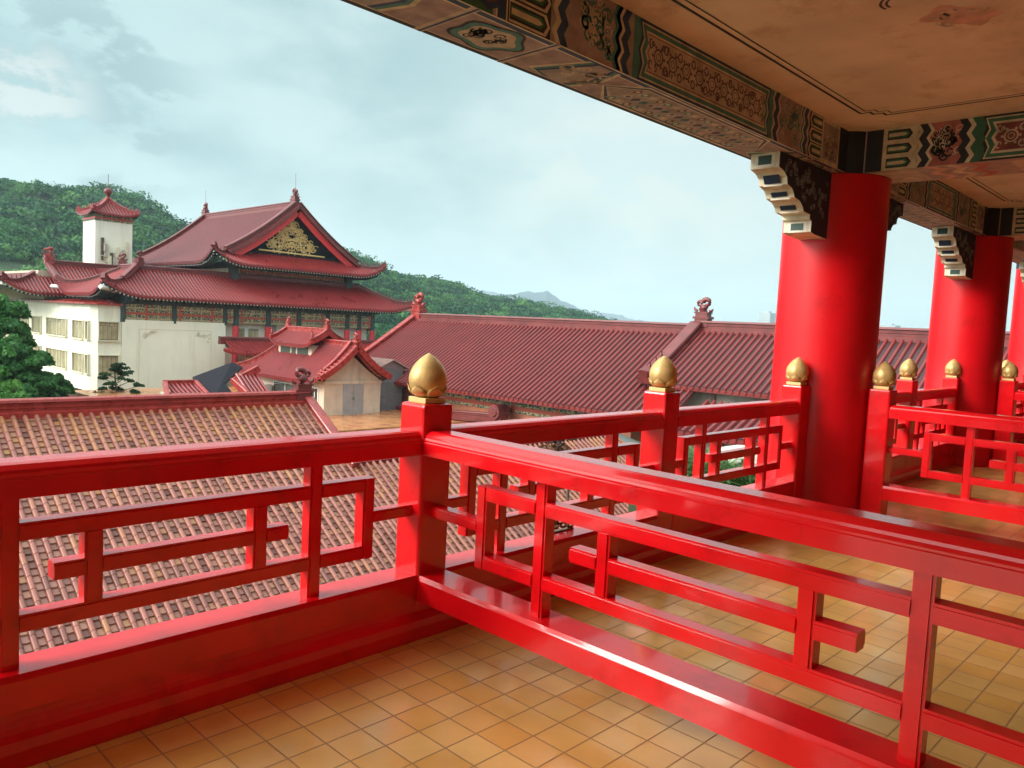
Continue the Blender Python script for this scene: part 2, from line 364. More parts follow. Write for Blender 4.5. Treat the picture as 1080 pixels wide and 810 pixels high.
def bar_prof(w,d):   # in-plane width w (vertical in section), depth d, with a stepped edge
    n=.007; e=.010
    return [(-d/2+n,-w/2),(d/2-n,-w/2),(d/2-n,-w/2+e),(d/2,-w/2+e),(d/2,w/2-e),(d/2-n,w/2-e),(d/2-n,w/2),(-d/2+n,w/2),(-d/2+n,w/2-e),(-d/2,w/2-e),(-d/2,-w/2+e),(-d/2+n,-w/2+e)]
def vbar(b,x,z0,z1,w,d):
    pr=bar_prof(w,d); vs=[(x+p[1],p[0],z0) for p in pr]+[(x+p[1],p[0],z1) for p in pr]; n=len(pr)
    b.add(vs,[(i,(i+1)%n,n+(i+1)%n,n+i) for i in range(n)]+[tuple(range(n))[::-1],tuple(range(n,2*n))])
def hbar(b,x0,x1,z,w,d): b.prism(bar_prof(w,d),(x0,0,z),(x1,0,z))
def make_panel(L, solid, label, loc, rz, a0=H2, a1=H2, group=None):
    """railing between two posts L apart (centre to centre); local x runs along it; a0/a1 = where it stops short of the end points"""
    t=thing('balcony_railing',label,'railing',loc,rz,group)
    x0,x1=a0,L-a1; w=.064
    b=MB(); q=.095
    b.prism([(-q,.945),(q,.945),(q,1.008),(q-.004,1.012),(q-.004,1.020),(q-.010,1.030),(q-.014,1.031),(q-.016,1.042),(q-.032,1.058),(q-.045,1.064),
             (-q+.045,1.064),(-q+.032,1.058),(-q+.016,1.042),(-q+.014,1.031),(-q+.010,1.030),(-q+.004,1.020),(-q+.004,1.012),(-q,1.008)],(x0,0,0),(x1,0,0))
    b.build('top_rail',M['red'],t,origin=(0,0,0))
    b=MB(); z0=.20
    b.prism([(-q,z0),(q,z0),(q,.306),(q-.004,.312),(q-.012,.3275),(-q+.012,.3275),(-q+.004,.312),(-q,.306)],(x0,0,0),(x1,0,0))
    b.build('sill',M['red'],t,origin=(0,0,0))
    k=L/2.52
    if L>3.8: k=L/3.3
    r,v1,v2,st=.366*k,.656*k,.928*k,.795*k
    zt,zm,zb=.814,.652,.486
    for m in (0,1):
        X=(lambda x:x) if m==0 else (lambda x:L-x)
        b=MB(); vbar(b,X(v1),.327,.945,w,.074); b.build('upright',M['red'],t,origin=(0,0,0))
        b=MB(); vbar(b,X(r),zb-w/2,zt+w/2,w,.078)
        xa,xb=sorted((X(r),X(v1)));  s_=w/2
        hbar(b,xa+s_,xb-s_,zt,w,.080); hbar(b,xa+s_,xb-s_,zb,w,.080)
        xa,xb=sorted((X(a0 if m==0 else a1),X(r))); 
        if m==0: hbar(b,xa,xb-s_,zm,.056,.072)
        else: hbar(b,xa+s_,xb,zm,.056,.072)
        b.build('fret_loop',M['red'],t,origin=(0,0,0))
        b=MB(); vbar(b,X(v2),zb+w/2,zt-w/2,w,.076); xa,xb=sorted((X(st),X(v2)))
        if m==0: hbar(b,xa,xb-s_,zm,w,.079)
        else: hbar(b,xa+s_,xb,zm,w,.079)
        b.build('fret_hook',M['red'],t,origin=(0,0,0))
    for z,xa in ((zt,v1),(zb,v1),(zm,v2)):
        b=MB(); hbar(b,xa+w/2,L-xa-w/2,z,w,.080 if z!=zm else .0785); b.build('cross_bar',M['red'],t,origin=(0,0,0))
    return t
RG='red fretwork balcony railings'
make_panel(2.52,1,'dark shaded outer railing left of the corner post, roof tiles showing through it',(-2.52,0,0),0,group=RG)
make_panel(2.165,1,'outer railing just right of the corner post, partly behind the long front partition',(0,0,0),0,group=RG)
make_panel(X3-X2,1,'outer railing between the second gold bud and the thickest column, plants behind it',(X2,0,0),0,group=RG)
make_panel(X5-XC1,1,'outer railing right of the thickest column, mostly hidden behind the back partition',(XC1,0,0),0,a0=.47,group=RG)
make_panel(X6-X5,1,'short outer railing that ends against the second column',(X5,0,0),0,group=RG)
make_panel(12.21-9.71,1,'outer railing right of the second column',(9.71,0,0),0,a0=.47,group=RG)
make_panel(14.03-12.21,1,'short outer railing that ends against the third column',(12.21,0,0),0,group=RG)
make_panel(2.1,1,'outer railing at the far left beyond the photograph edge',(-4.62,0,0),0,a0=0,group=RG)
make_panel(3.24,0,'long bright red partition crossing the foreground from the corner post',(0,0,0),-PI/2,a1=0,group=RG)
make_panel(2.86,0,'partition railing running inward from the thickest column',(XC1,YP,0),-PI/2,a1=0,group=RG)
make_panel(2.86,0,'partition railing running inward from the second column',(XC1+PIT,YP,0),-PI/2,a1=0,group=RG)
make_panel(2.86,0,'partition railing running inward from the third column',(XC1+2*PIT,YP,0),-PI/2,a1=0,group=RG)
# solid kerb under the outer railing
t=thing('parapet_kerb','solid dark red kerb with rounded foot under the outer railing','kerb',(XL,0,0))
b=MB(); b.prism([(-.088,0),(.118,0),(.126,.02),(.128,.07),(.122,.105),(.108,.128),(.094,.145),(.089,.17),(.0885,.199),(-.088,.199)],(XL,0,0),(XR,0,0)); b.build('kerb_body',M['red'],t)
# small openwork carving standing on the sill behind the partition
t=thing('gilt_carving','small brown and gold openwork carving standing on the outer sill behind the partition','ornament',(1.16,.045,.328))
b=MB(); 
for k in range(7):
    cx=-.11+.037*k; cz=.03+.035*(k%2)+random.uniform(0,.02)
    pts=[(1.16+cx+.03*math.cos(a)*(1-a/16),.045+.008*math.sin(a*2),.328+cz+.026*math.sin(a)*(1-a/16)) for a in np.linspace(0,2*PI*1.2,18)]
    b.tube(pts,.0085,6)
b.box(1.03,1.29,.03,.06,.3277,.336)
b.build('scroll_work',M['shrubr'] if False else mat('bronze_gilt',(.16,.085,.03),.4,metal=.5,var=.5,vscale=25),t)

# columns, brackets
def make_column():
    t=thing('painted_column','','column')
    b=MB(); b.lathe([(.47,0),(.47,.04),(.462,.05),(.4625,1.5),(.463,3.105)],n=64); b.build('shaft',M['colred'],t)
    b=MB(); b.lathe([(.4645,3.106),(.4655,3.118),(.4655,3.47)],n=64); b.build('painted_capital',mat('capital_dark_paint',(.010,.022,.045),.5,var=.2),t)
    for sg in (-1,1):
        b=MB()
        pts=[(.40,3.108),(1.06,3.108),(1.06,2.985),(1.00,2.965),(.965,2.93),(.955,2.875),(.90,2.855),(.875,2.82),(.865,2.79),(.80,2.775),(.76,2.735),(.745,2.70),(.665,2.69),(.665,2.655),(.64,2.64),(.64,2.55),(.60,2.535),(.40,2.52)]
        KX=lambda x: .40+(x-.40)*1.62
        pts=[(KX(a_),b__) for a_,b__ in pts]
        n=len(pts)
        for y0,y1,mi in ((-.125,.125,0),):
            vs=[(sg*p[0],y0,p[1]) for p in pts]+[(sg*p[0],y1,p[1]) for p in pts]
            b.add(vs,[(i,(i+1)%n,n+(i+1)%n,n+i) for i in range(n)],0)
            b.add(vs,[tuple(range(n)),tuple(range(n,2*n))],1)
        # painted squares on the stepped end
        for (x,za,zb_) in ((1.062,3.012,3.085),(.957,2.885,2.925),(.867,2.795,2.815),(.747,2.712,2.728),(.642,2.565,2.625)):
            x=KX(x)
            b.add([(sg*x,-.058,za),(sg*x,.058,za),(sg*x,.058,zb_),(sg*x,-.058,zb_)],[(0,1,2,3)],2 if za>2.99 or za<2.6 else 3)
            b.add([(sg*(x-.001),-.085,za-.018),(sg*(x-.001),.085,za-.018),(sg*(x-.001),.085,zb_+.018),(sg*(x-.001),-.085,zb_+.018)],[(0,1,2,3)],4)
        for (xa,xb,za,zb_) in ((.985,.96,2.948,2.885),(.885,.87,2.836,2.80),(.775,.755,2.75,2.715)):
            xa,xb=KX(xa),KX(xb)
            b.add([(sg*(xa+.004),-.07,za),(sg*(xa+.004),.07,za),(sg*(xb+.006),.07,zb_),(sg*(xb+.006),-.07,zb_)],[(0,1,2,3)],3)
        # relief scrolls on both sides
        for sy in (-1,1):
            for k in range(44):
                u=random.uniform(.47,1.0); zlo=2.56+(u-.45)*.72; 
                if zlo>3.06: continue
                z=random.uniform(zlo+.03,3.07); r0=random.uniform(.022,.042); a0=random.uniform(0,6.28); dr=random.choice((-1,1))
                path=[(sg*(KX(u)+r0*(1-q/14)*math.cos(a0+dr*q*.75)),sy*.127,z+r0*(1-q/14)*math.sin(a0+dr*q*.75)) for q in range(12)]
                b.tube(path,.0055,4,5)
        b.build('carved_bracket',[P['cream'],mat('bracket_side_paint',(.03,.045,.085),.6,var=.3,vscale=14),mat('bracket_green_paint',(.012,.06,.045),.5),mat('bracket_navy_paint',(.012,.022,.055),.5),P['white'],mat('bracket_scroll_paint',(.22,.26,.32),.6,var=.3,vscale=20)],t)
    return t
col=make_column(); col.location=(XC1,0,0)
col['label']='thickest red column, nearest, between two gold budded posts'; col['group']='red balcony columns'
dup(col,(XC1+PIT,0,0),0,'second red column, right of the thickest one',group='red balcony columns')
dup(col,(XC1+2*PIT,0,0),0,'third red column, cut by the right edge of the photo',group='red balcony columns')
dup(col,(-4.66,0,0),0,'red column at the left end of the balcony, beyond the photo edge',group='red balcony columns')

# painted beams: real pattern pieces, a millimetre or two proud of the beam
class Paint:
    """2-D pattern on a flat face: (u,v) -> world"""
    def __init__(s,b,o,du,dv,nrm): s.b=b; s.o=Vector(o); s.du=Vector(du); s.dv=Vector(dv); s.n=Vector(nrm)
    def P(s,u,v,h): return s.o+s.du*u+s.dv*v+s.n*h
    def poly(s,pts,c,h): s.b.poly([s.P(u,v,h) for u,v in pts],PN.index(c))
    def rect(s,u0,u1,v0,v1,c,h): s.poly([(u0,v0),(u1,v0),(u1,v1),(u0,v1)],c,h)
    def ribbon(s,pts,w,c,h):
        L=[];Rr=[]
        for i,(u,v) in enumerate(pts):
            a=pts[max(i-1,0)];q=pts[min(i+1,len(pts)-1)]; dx,dy=q[0]-a[0],q[1]-a[1]; l=math.hypot(dx,dy) or 1
            ww=w*(1-.5*i/len(pts)); L.append((u-dy/l*ww/2,v+dx/l*ww/2)); Rr.append((u+dy/l*ww/2,v-dx/l*ww/2))
        for i in range(len(pts)-1): s.poly([L[i],L[i+1],Rr[i+1],Rr[i]],c,h)
    def ring(s,u,v,r0,r1,c,h,n=14):
        for k in range(n):
            a,b_=2*PI*k/n,2*PI*(k+1)/n
            s.poly([(u+r0*math.cos(a),v+r0*math.sin(a)),(u+r1*math.cos(a),v+r1*math.sin(a)),(u+r1*math.cos(b_),v+r1*math.sin(b_)),(u+r0*math.cos(b_),v+r0*math.sin(b_))],c,h)
    def disc(s,u,v,r,c,h,n=12,lob=0):
        s.poly([(u+r*(1+lob*math.cos(4*2*PI*k/n))*math.cos(2*PI*k/n),v+r*(1+lob*math.cos(4*2*PI*k/n))*math.sin(2*PI*k/n)) for k in range(n)],c,h)
    def zig(s,u0,u1,a,H,c,h,tips=3):
        e=[]; 
        for k in range(tips): e+=[(0,k/tips),(a,(k+.5)/tips)]
        e+=[(0,1)]
        for i in range(len(e)-1):
            s.poly([(u0+e[i][0],e[i][1]*H),(u1+e[i][0],e[i][1]*H),(u1+e[i+1][0],e[i+1][1]*H),(u0+e[i+1][0],e[i+1][1]*H)],c,h)
    def curls(s,u0,u1,v0,v1,n,c,h,w=.012,rmin=.02,rmax=.045):
        for k in range(n):
            r0=random.uniform(rmin,rmax); 
            if u1-u0<2.2*r0 or v1-v0<2.2*r0: r0=min(u1-u0,v1-v0)/2.3
            u=random.uniform(u0+r0,u1-r0); v=random.uniform(v0+r0,v1-r0); a0=random.uniform(0,6.28); d=random.choice((-1,1))
            s.ribbon([(u+r0*(1-q/13)*math.cos(a0+d*q*.62),v+r0*(1-q/13)*math.sin(a0+d*q*.62)) for q in range(12)],w,c,h)
def hexu(p,u0,u1,v0,v1,sg):
    """nested pointed U"""
    for k,c in enumerate(('cream','dark','green','cream','dark')):
        i=.013*k; a,b_=u0+i*.4,u1-i*1.5; vm=(v0+v1)/2; t=(v1-v0)/2-i
        if t<=.004: break
        if sg>0: p.poly([(a,vm-t),(b_-.03,vm-t),(b_,vm),(b_-.03,vm+t),(a,vm+t)],c,.0016+.0006*k)
        else: a,b_=u0+i*1.5,u1-i*.4; p.poly([(a+.03,vm-t),(b_,vm-t),(b_,vm+t),(a+.03,vm+t),(a,vm)],c,.0016+.0006*k)
def end_group(p,u,H,d,scroll=.38):
    """flower panel, U stripes, zigzags and scroll field; runs from u in direction d (+1/-1); returns where it stops"""
    def seg(a,b_): return (min(u+d*a,u+d*b_),max(u+d*a,u+d*b_))
    a,b_=seg(.0,.36); p.rect(a,b_,0,H,'cream',.001); p.rect(a+.02,b_-.02,.03,H-.03,'brown',.0018)
    p.curls(a+.03,b_-.03,.04,H-.04,16,'plum',.003,.011); p.curls(a+.03,b_-.03,.04,H-.04,9,'cream',.0034,.007)
    a,b_=seg(.36,.62); p.rect(a,b_,0,H,'dark',.001)
    for k in range(3): hexu(p,a+.01,b_-.005,H*k/3+.005,H*(k+1)/3-.005,d)
    z=.035*d
    def zz(x0,x1,c,h): aa,bb=seg(x0,x1); p.zig(aa,bb,z,H,c,h)
    zz(.615,.64,'cream',.0042); zz(.64,.70,'navy',.0046); zz(.70,.72,'cream',.0042); zz(.72,.75,'teal',.0046); zz(.75,.762,'cream',.005)
    a,b_=seg(.70,.80+scroll); p.rect(a,b_,0,H,'mauve',.001)
    m=(a+b_)/2; p.disc(m-d*.06,H*.5,.09,'brown',.002,12,.25)
    p.curls(a+.04,b_-.02,.02,H-.02,20,'teal',.0027,.016,.03,.055); p.curls(a+.04,b_-.02,.02,H-.02,14,'cream',.0031,.006,.02,.05)
    e=.78+scroll
    zz(e-.02,e,'cream',.0046); zz(e,e+.065,'navy',.005); zz(e+.065,e+.09,'cream',.0054)
    return u+d*(e+.10)
def centre_panel(p,u0,u1,H,ground='tan',line='plum',frame='teal'):
    p.rect(u0-.05,u1+.05,0,H,frame,.001)
    def notch(i,c,h):
        a,b_,v0,v1=u0+i,u1-i,i*.75,H-i*.75; m=(v0+v1)/2
        p.poly([(a,v0),(b_,v0),(b_-.03,m-(m-v0)*.45),(b_,m),(b_-.03,m+(v1-m)*.45),(b_,v1),(a,v1),(a+.03,m+(v1-m)*.45),(a,m),(a+.03,m-(m-v0)*.45)],c,h)
    notch(.0,'navy' if frame=='teal' else 'dark',.0014); notch(.022,'cream',.0018); notch(.036,frame,.0022); notch(.072,'cream',.0026); notch(.09,line,.003); notch(.098,ground,.0034)
    n=max(1,int((u1-u0-.26)/.155))
    for k in range(n):
        u=u0+.13+(u1-u0-.26)*(k+.5)/n; p.ring(u,H/2,.040,.052,line,.0042)
        p.ring(u,H/2,.020,.026,line,.0042,8); 
        for q in range(6): p.disc(u+.062*math.cos(q*1.047),H/2+.062*math.sin(q*1.047),.011,line,.0042,6)
        for sv in (-1,1):
            for su in (-1,1): p.ribbon([(u+su*.0775+su*.034*(1-q/11)*math.cos(-sv*q*.6+1.57*sv)*1.0,H/2+sv*.055+.034*(1-q/11)*math.sin(-sv*q*.6+1.57*sv)) for q in range(10)],.012,line,.0044)
    p.curls(u0+.12,u1-.12,.085,.13,int((u1-u0)*9),line,.0046,.011,.014,.022); p.curls(u0+.12,u1-.12,H-.13,H-.085,int((u1-u0)*9),line,.0046,.011,.014,.022)
def beam_inner(b,o,du,H,n,L,flip):
    """inner vertical face of a beam of clear length L"""
    p=Paint(b,o,du,(0,0,1),n); p.rect(0,L,0,H,'brown',.0004)
    p.rect(0,.19,0,H,'dark',.001); p.rect(L-.19,L,0,H,'dark',.001); a=end_group(p,.19,H,1); c=end_group(p,L-.19,H,-1)
    if c-a>3.2:      # long bay: a second group of stripes and a centre panel between
        w=1.75; centre_panel(p,c-w,c-.05,H); centre_panel(p,a+.05,a+w,H)
        e1=c-w-.08; e2=a+w+.08
        for z0,c_ in ((0,'navy'),(.06,'cream'),(.085,'teal')):
            p.zig(e1-z0-.06,e1-z0,-.035,H,c_,.0043); p.zig(e2+z0,e2+z0+.06,.035,H,c_,.0043)
        p.rect(e1-.55,e1-.10,0,H,'mauve',.001); p.curls(e1-.5,e1-.15,.02,H-.02,22,'teal',.0027,.016,.03,.055); p.curls(e1-.5,e1-.15,.02,H-.02,16,'cream',.0031,.006,.02,.05); p.disc(e1-.36,H*.5,.1,'tan',.002,12,.2)
        p.rect(e2+.10,e2+.55,0,H,'mauve',.001); p.curls(e2+.15,e2+.5,.02,H-.02,22,'teal',.0027,.016,.03,.055)
        p.zig(e1-.62,e1-.56,-.035,H,'navy',.0043); p.zig(e1-.66,e1-.62,-.035,H,'cream',.0043)
        p.zig(e2+.56,e2+.62,.035,H,'navy',.0043)
        e3=e1-.70
        p.rect(e3-.32,e3,0,H,'dark',.001)
        for k in range(3): hexu(p,e3-.31,e3-.005,H*k/3+.005,H*(k+1)/3-.005,1)
        p.rect(e3-.40,e3-.32,0,H,'cream',.0012); p.rect(e3-.39,e3-.33,0,H,'navy',.0018)
        m0,m1=e2+.72,e3-.42
        p.rect(m0,m1,0,H,'green',.001)
        for k in range(max(1,int((m1-m0)/.7))):
            u=m0+.35+.7*k; p.disc(u,H/2,.15,'navy',.002,16,.1); p.disc(u,H/2,.12,'plum',.0027,16,.1); p.curls(u-.1,u+.1,H/2-.1,H/2+.1,12,'cream',.0034,.008,.02,.04)
    else: centre_panel(p,a+.05,c-.05,H)
def beam_under(b,o,du,dv,W,L,z):
    p=Paint(b,o,du,dv,(0,0,-1)); p.rect(0,L,0,W,'mauve',.0004)
    p.rect(0,L,0,.035,'dark',.001); p.rect(0,L,.035,.047,'tan',.001); p.rect(0,L,W-.012,W,'cream',.001); p.rect(0,L,W-.05,W-.012,'navy',.001); p.rect(0,L,W-.062,W-.05,'cream',.001)
    def brocade(u0,u1):
        for i,c in enumerate(('cream','navy','tan','brown')):
            k=.018*i; p.poly([(u0+k,W*.5),(u0+.22+k,W-.025-k),(u1-.22-k,W-.025-k),(u1-k,W*.5),(u1-.22-k,.04+k),(u0+.22+k,.04+k)],c,.0012+.0005*i)
        nx=int((u1-u0-.4)/.085)
        for i in range(nx):
            for j in range(3):
                u=u0+.24+.085*i+.04*(j%2); v=.115+.105*j
                p.disc(u,v,.036,('teal','tan','plum')[(i+j)%3],.0031,8,.25); p.disc(u,v,.018,'navy' if j%2 else 'cream',.0036,6); p.rect(u-.04,u-.03,v-.03,v+.03,'tan',.0032)
    def medal(u,w):
        for i,c in enumerate(('tan','navy')): p.rect(u-w/2-.10+.03*i,u-w/2-.04-.012*i,0,W,c,.0016+.0005*i); p.rect(u+w/2+.04+.012*i,u+w/2+.10-.03*i,0,W,c,.0016+.0005*i)
        for i,(c,r) in enumerate((('dark',.17),('teal',.155),('tan',.125))):
            p.poly([(u+r*1.35*(1+.10*math.cos(5*a))*math.cos(a),W/2+r*(1+.10*math.cos(5*a))*math.sin(a)) for a in np.linspace(0,2*PI,32,endpoint=False)],c,.0024+.0005*i)
        p.curls(u-.15,u+.15,W/2-.1,W/2+.1,20,'dark',.0045,.014,.02,.045)
    def cap(u,d):
        for i,c in enumerate(('cream','teal','navy','brown')):
            k=.03*i; p.poly([(u+d*k,W*.2),(u+d*(.14+k),W-.03),(u+d*(.44-k),W-.03),(u+d*(.5-k),W*.5),(u+d*(.44-k),.05),(u+d*(.14+k),.05)],c,.0012+.0005*i)
        p.curls(min(u+d*.15,u+d*.4),max(u+d*.15,u+d*.4),.1,W-.08,9,'tan',.0033,.010,.02,.04)
    if L>6:
        brocade(L-1.18-2.05,L-1.18); cap(L-1.15,1); medal(L-.42,.30)
        cap(L-3.75,1); medal(L-4.2,.46); cap(L-5.2,1); medal(L-5.75,.42); brocade(1.0,L-6.1)
        p.curls(L-3.72,L-3.25,.06,W-.06,18,'tan',.004,.020,.03,.06)
    else:
        brocade(1.15,L-1.15); cap(L-1.1,1); medal(L-.38,.28); cap(1.1,-1); medal(.38,.28)
BM=[P[k] for k in PN]
ZB,ZC=3.111,3.47
BG='painted beams over the balcony'
def pbeam(x0,x1,label):
    t=thing('painted_beam',label,'beam',(x0,0,ZB),group=BG)
    b=MB(); b.box(x0,x1,-.23,.23,ZB,3.469); b.build('beam_body',P['brown'],t)
    b=MB(); beam_inner(b,(x0,-.23,ZB),(1,0,0),.358,(0,-1,0),x1-x0,0); b.build('inner_painting',BM,t)
    b=MB(); beam_under(b,(x0,.23,ZB),(1,0,0),(0,-1,0),.46,x1-x0,ZB); b.build('underside_painting',BM,t)
pbeam(-4.66+.4,XC1-.40,'long painted beam along the balcony edge, sky beneath it')
pbeam(XC1+.40,XC1+PIT-.40,'painted beam between the thickest and the second column')
pbeam(XC1+PIT+.40,XC1+2*PIT-.40,'painted beam between the second and the third column')
pbeam(XC1+2*PIT+.40,XR,'painted beam running on beyond the third column')
def qbeam(xc,label):
    t=thing('painted_beam',label,'beam',(xc,-1.9,ZB),group=BG)
    b=MB(); b.box(xc-.31,xc+.31,YW,-.34,ZB,3.469); b.build('beam_body',P['brown'],t)
    L=-.36-YW; b=MB()
    p=Paint(b,(xc-.31,-.36,ZB),(0,-1,0),(0,0,1),(-1,0,0)); H=.358
    p.rect(0,L,0,H,'brown',.0004); p.rect(0,.14,0,H,'dark',.0012)
    p.rect(.14,.42,0,H,'cream',.001)
    for k in range(3): hexu(p,.17,.40,H*k/3+.006,H*(k+1)/3-.006,1)
    for a,bb,c in ((.40,.43,'cream'),(.43,.49,'dark'),(.49,.515,'cream'),(.73,.79,'dark'),(.79,.825,'cream'),(.825,.90,'green')): p.zig(a,bb,.035,H,c,.0044)
    p.rect(.47,.78,0,H,'red',.001); p.disc(.59,H/2,.07,'tan',.002,12,.2); p.curls(.5,.78,.02,H-.02,18,'dark',.0027,.018,.03,.055); p.curls(.5,.78,.02,H-.02,12,'cream',.0031,.006,.02,.05)
    centre_panel(p,.90,L-.5,H,'maroon','tan','green')
    b.build('side_painting',BM,t)
    b=MB(); p=Paint(b,(xc-.31,-.36,ZB),(0,-1,0),(1,0,0),(0,0,-1)); W=.62
    p.rect(0,L,0,W,'brown',.0004)
    for k in range(3):
        a=.45+.16*k; p.zig(a,a+.08,.10,W,('pink','cream','red')[k],.0016,2)
    p.rect(.0,.4,.05,W-.05,'tan',.001); p.rect(1.1,L-.3,.08,W-.08,'tan',.001); p.curls(1.15,L-.4,.1,W-.1,60,'red',.0022,.02,.04,.08)
    b.build('underside_painting',BM,t)
qbeam(XC1,'painted cross beam running inward from the thickest column')
qbeam(XC1+PIT,'painted cross beam running inward from the second column')
qbeam(XC1+2*PIT,'painted cross beam running inward from the third column')
# painted lines and a faded medallion on the ceiling (flat marks)
def ceiling_lines(x0,x1,label):
    b=MB(); p=Paint(b,(0,0,3.47),(1,0,0),(0,1,0),(0,0,-1))
    for k,(i,w) in enumerate(((0,.022),(.055,.012))):
        xa,xb,ya,yb=x0+i,x1-i,-.515-i,-3.1+i; n=.075
        # stepped corners
        path=[(xa+2*n,ya),(xb-2*n,ya),(xb-2*n,ya-n),(xb-n,ya-n),(xb-n,ya-2*n),(xb,ya-2*n),(xb,yb),(xa,yb),(xa,ya-2*n),(xa+n,ya-2*n),(xa+n,ya-n),(xa+2*n,ya-n),(xa+2*n,ya)]
        for (u0,v0),(u1,v1) in zip(path[:-1],path[1:]):
            p.rect(min(u0,u1)-w/2,max(u0,u1)+w/2,min(v0,v1)-w/2,max(v0,v1)+w/2,'dark',.0012+.0004*k)
    cx,cy=x0+2.52,-1.62
    p.disc(cx,cy,.13,'pink',.0012,20,.2); p.disc(cx+.12,cy-.1,.12,'pink',.0016,16,.25); p.curls(cx-.12,cx+.22,cy-.2,cy+.1,9,'tan',.002,.018,.03,.06)
    for r0 in (.09,.12): p.ribbon([(cx-.32+r0*math.cos(a),cy+.13+r0*math.sin(a)) for a in np.linspace(1.2,4.6,14)],.016,'dark',.0012)
    tag(b.build('ceiling_painting',BM,origin=None),label,'ceiling painting','painted ceiling panels')
ceiling_lines(-.2,4.17,'thin dark double line with stepped corner and faded pink medallion on the nearest ceiling bay')
ceiling_lines(5.66,8.98,'thin dark line painting on the ceiling bay behind the first cross beam')
ceiling_lines(10.45,13.75,'thin dark line painting on the ceiling bay behind the second cross beam')

# the hotel behind and beneath the balcony (mostly outside the photograph)
t=thing('hotel_building','dark brown hotel wall behind the balcony with a red framed glass door','hotel',(7,-4,-9))
b=MB(); b.box(XL,XR,YW-.6,YW-.002,-9,3.9); b.box(XL,XR,YW,0,-9,-.302); b.box(XL-.02,XR+.02,YW-.5,.23,3.902,4.4); b.box(XR,XR+.4,YW-.5,.2,-9,3.9); b.build('wall',mat('brown_hotel_wall',(.13,.07,.05),.7,var=.1),t)  # unseen; kept dark, with an added end wall, to block stray light
for x in (1.2,7.2,12.0):
    b=MB(); b.box(x-.9,x+.9,YW,YW+.05,0,2.3); d=b.build('door',M['red'],t); b=MB(); b.box(x-.8,x-.04,YW+.045,YW+.056,.1,2.2); b.box(x+.04,x+.8,YW+.045,YW+.056,.1,2.2); b.build('pane',M['glass'],d)

# ------------------------------------------------------------------ roofs
class Slope:
    """a tiled, slightly hollow roof slope: A = one eave corner, e = along the eave, n = horizontally up the slope"""
    def __init__(s,A,e,n,L,D,zf,hl=0,hr=0,ll=0,lr=0,LL=4.,LD=3.5,clip=None):
        s.A=Vector(A); s.e=Vector(e); s.n=Vector(n); s.L=L; s.D=D; s.zf=zf; s.hl=hl; s.hr=hr; s.ll=ll; s.lr=lr; s.LL=LL; s.LD=LD
    def dmax(s,t):
        d=s.D
        if s.hl and t<s.hl: d=min(d,t)
        if s.hr and s.L-t<s.hr: d=min(d,s.L-t)
        return max(d,.02)
    def pt(s,t,d,h=0):
        k=max(0,1-d/s.LD)
        z=s.zf(d)+k*(s.ll*max(0,1-t/s.LL)**2.2+s.lr*max(0,1-(s.L-t)/s.LL)**2.2)
        return s.A+s.e*t+s.n*d+Vector((0,0,z+h))
    def make(s,b,pitch=.3,rr=.075,nseg=7,thick=.14,sheet=2,roll=0,end=0,discs=True,under=None):
        if under is None: under=sheet
        nt=max(2,round(s.L/pitch)); ts=[s.L*i/nt for i in range(nt+1)]
        rows=[[s.pt(t,s.dmax(t)*k/nseg) for k in range(nseg+1)] for t in ts]
        vs=[p for r in rows for p in r]; m=nseg+1
        fs=[(i*m+k,(i+1)*m+k,(i+1)*m+k+1,i*m+k+1) for i in range(nt) for k in range(nseg)]
        b.add(vs,fs,sheet,True)
        lo=[p-Vector((0,0,thick)) for p in vs]
        b.add(lo,[f[::-1] for f in fs],sheet if under is None else under,True)
        for i in range(nt): b.add([rows[i][0],rows[i+1][0],rows[i+1][0]-Vector((0,0,thick)),rows[i][0]-Vector((0,0,thick))],[(0,3,2,1)],end)
        for i in (0,nt):
            for k in range(nseg): b.add([rows[i][k],rows[i][k+1],rows[i][k+1]-Vector((0,0,thick)),rows[i][k]-Vector((0,0,thick))],[(0,1,2,3)],end)
        for i in range(nt):
            t=s.L*(i+.5)/nt; dm=s.dmax(t)
            path=[]
            ks=np.linspace(-.04/max(dm,.05),1,nseg+1)
            sec=[(-1,0),(-.8,.62),(-.3,.98),(.3,.98),(.8,.62),(1,0)]
            vs=[]; 
            for k in ks:
                p=s.pt(t,dm*k)
                for q in sec: vs.append(p+s.e*(q[0]*rr)+Vector((0,0,q[1]*rr*1.6)))
            n6=6
            b.add(vs,[(k*n6+j,k*n6+j+1,(k+1)*n6+j+1,(k+1)*n6+j) for k in range(nseg) for j in range(n6-1)],roll,True)
            if discs:
                p=s.pt(t,-.045); b.add([p+s.e*(rr*1.15*math.cos(a))+Vector((0,0,rr*.15+rr*1.15*math.sin(a))) for a in np.linspace(0,2*PI,8,endpoint=False)],[tuple(range(8))],end)
        return b
def prof(D,H,c): return lambda d:H*((1-c)*(d/D)+c*(d/D)*abs(d/D))
RIDGE=lambda w,h:[(-w*.62,-.15),(w*.62,-.15),(w*.62,h*.18),(w*.42,h*.26),(w*.42,h*.42),(w*.5,h*.46),(w*.5,h*.54),(w*.42,h*.58),(w*.42,h*.74),(w*.62,h*.80),(w*.55,h*.95),(w*.25,h),(-w*.25,h),(-w*.55,h*.95),(-w*.62,h*.80),(-w*.42,h*.74),(-w*.42,h*.58),(-w*.5,h*.54),(-w*.5,h*.46),(-w*.42,h*.42),(-w*.42,h*.26),(-w*.62,h*.18)]
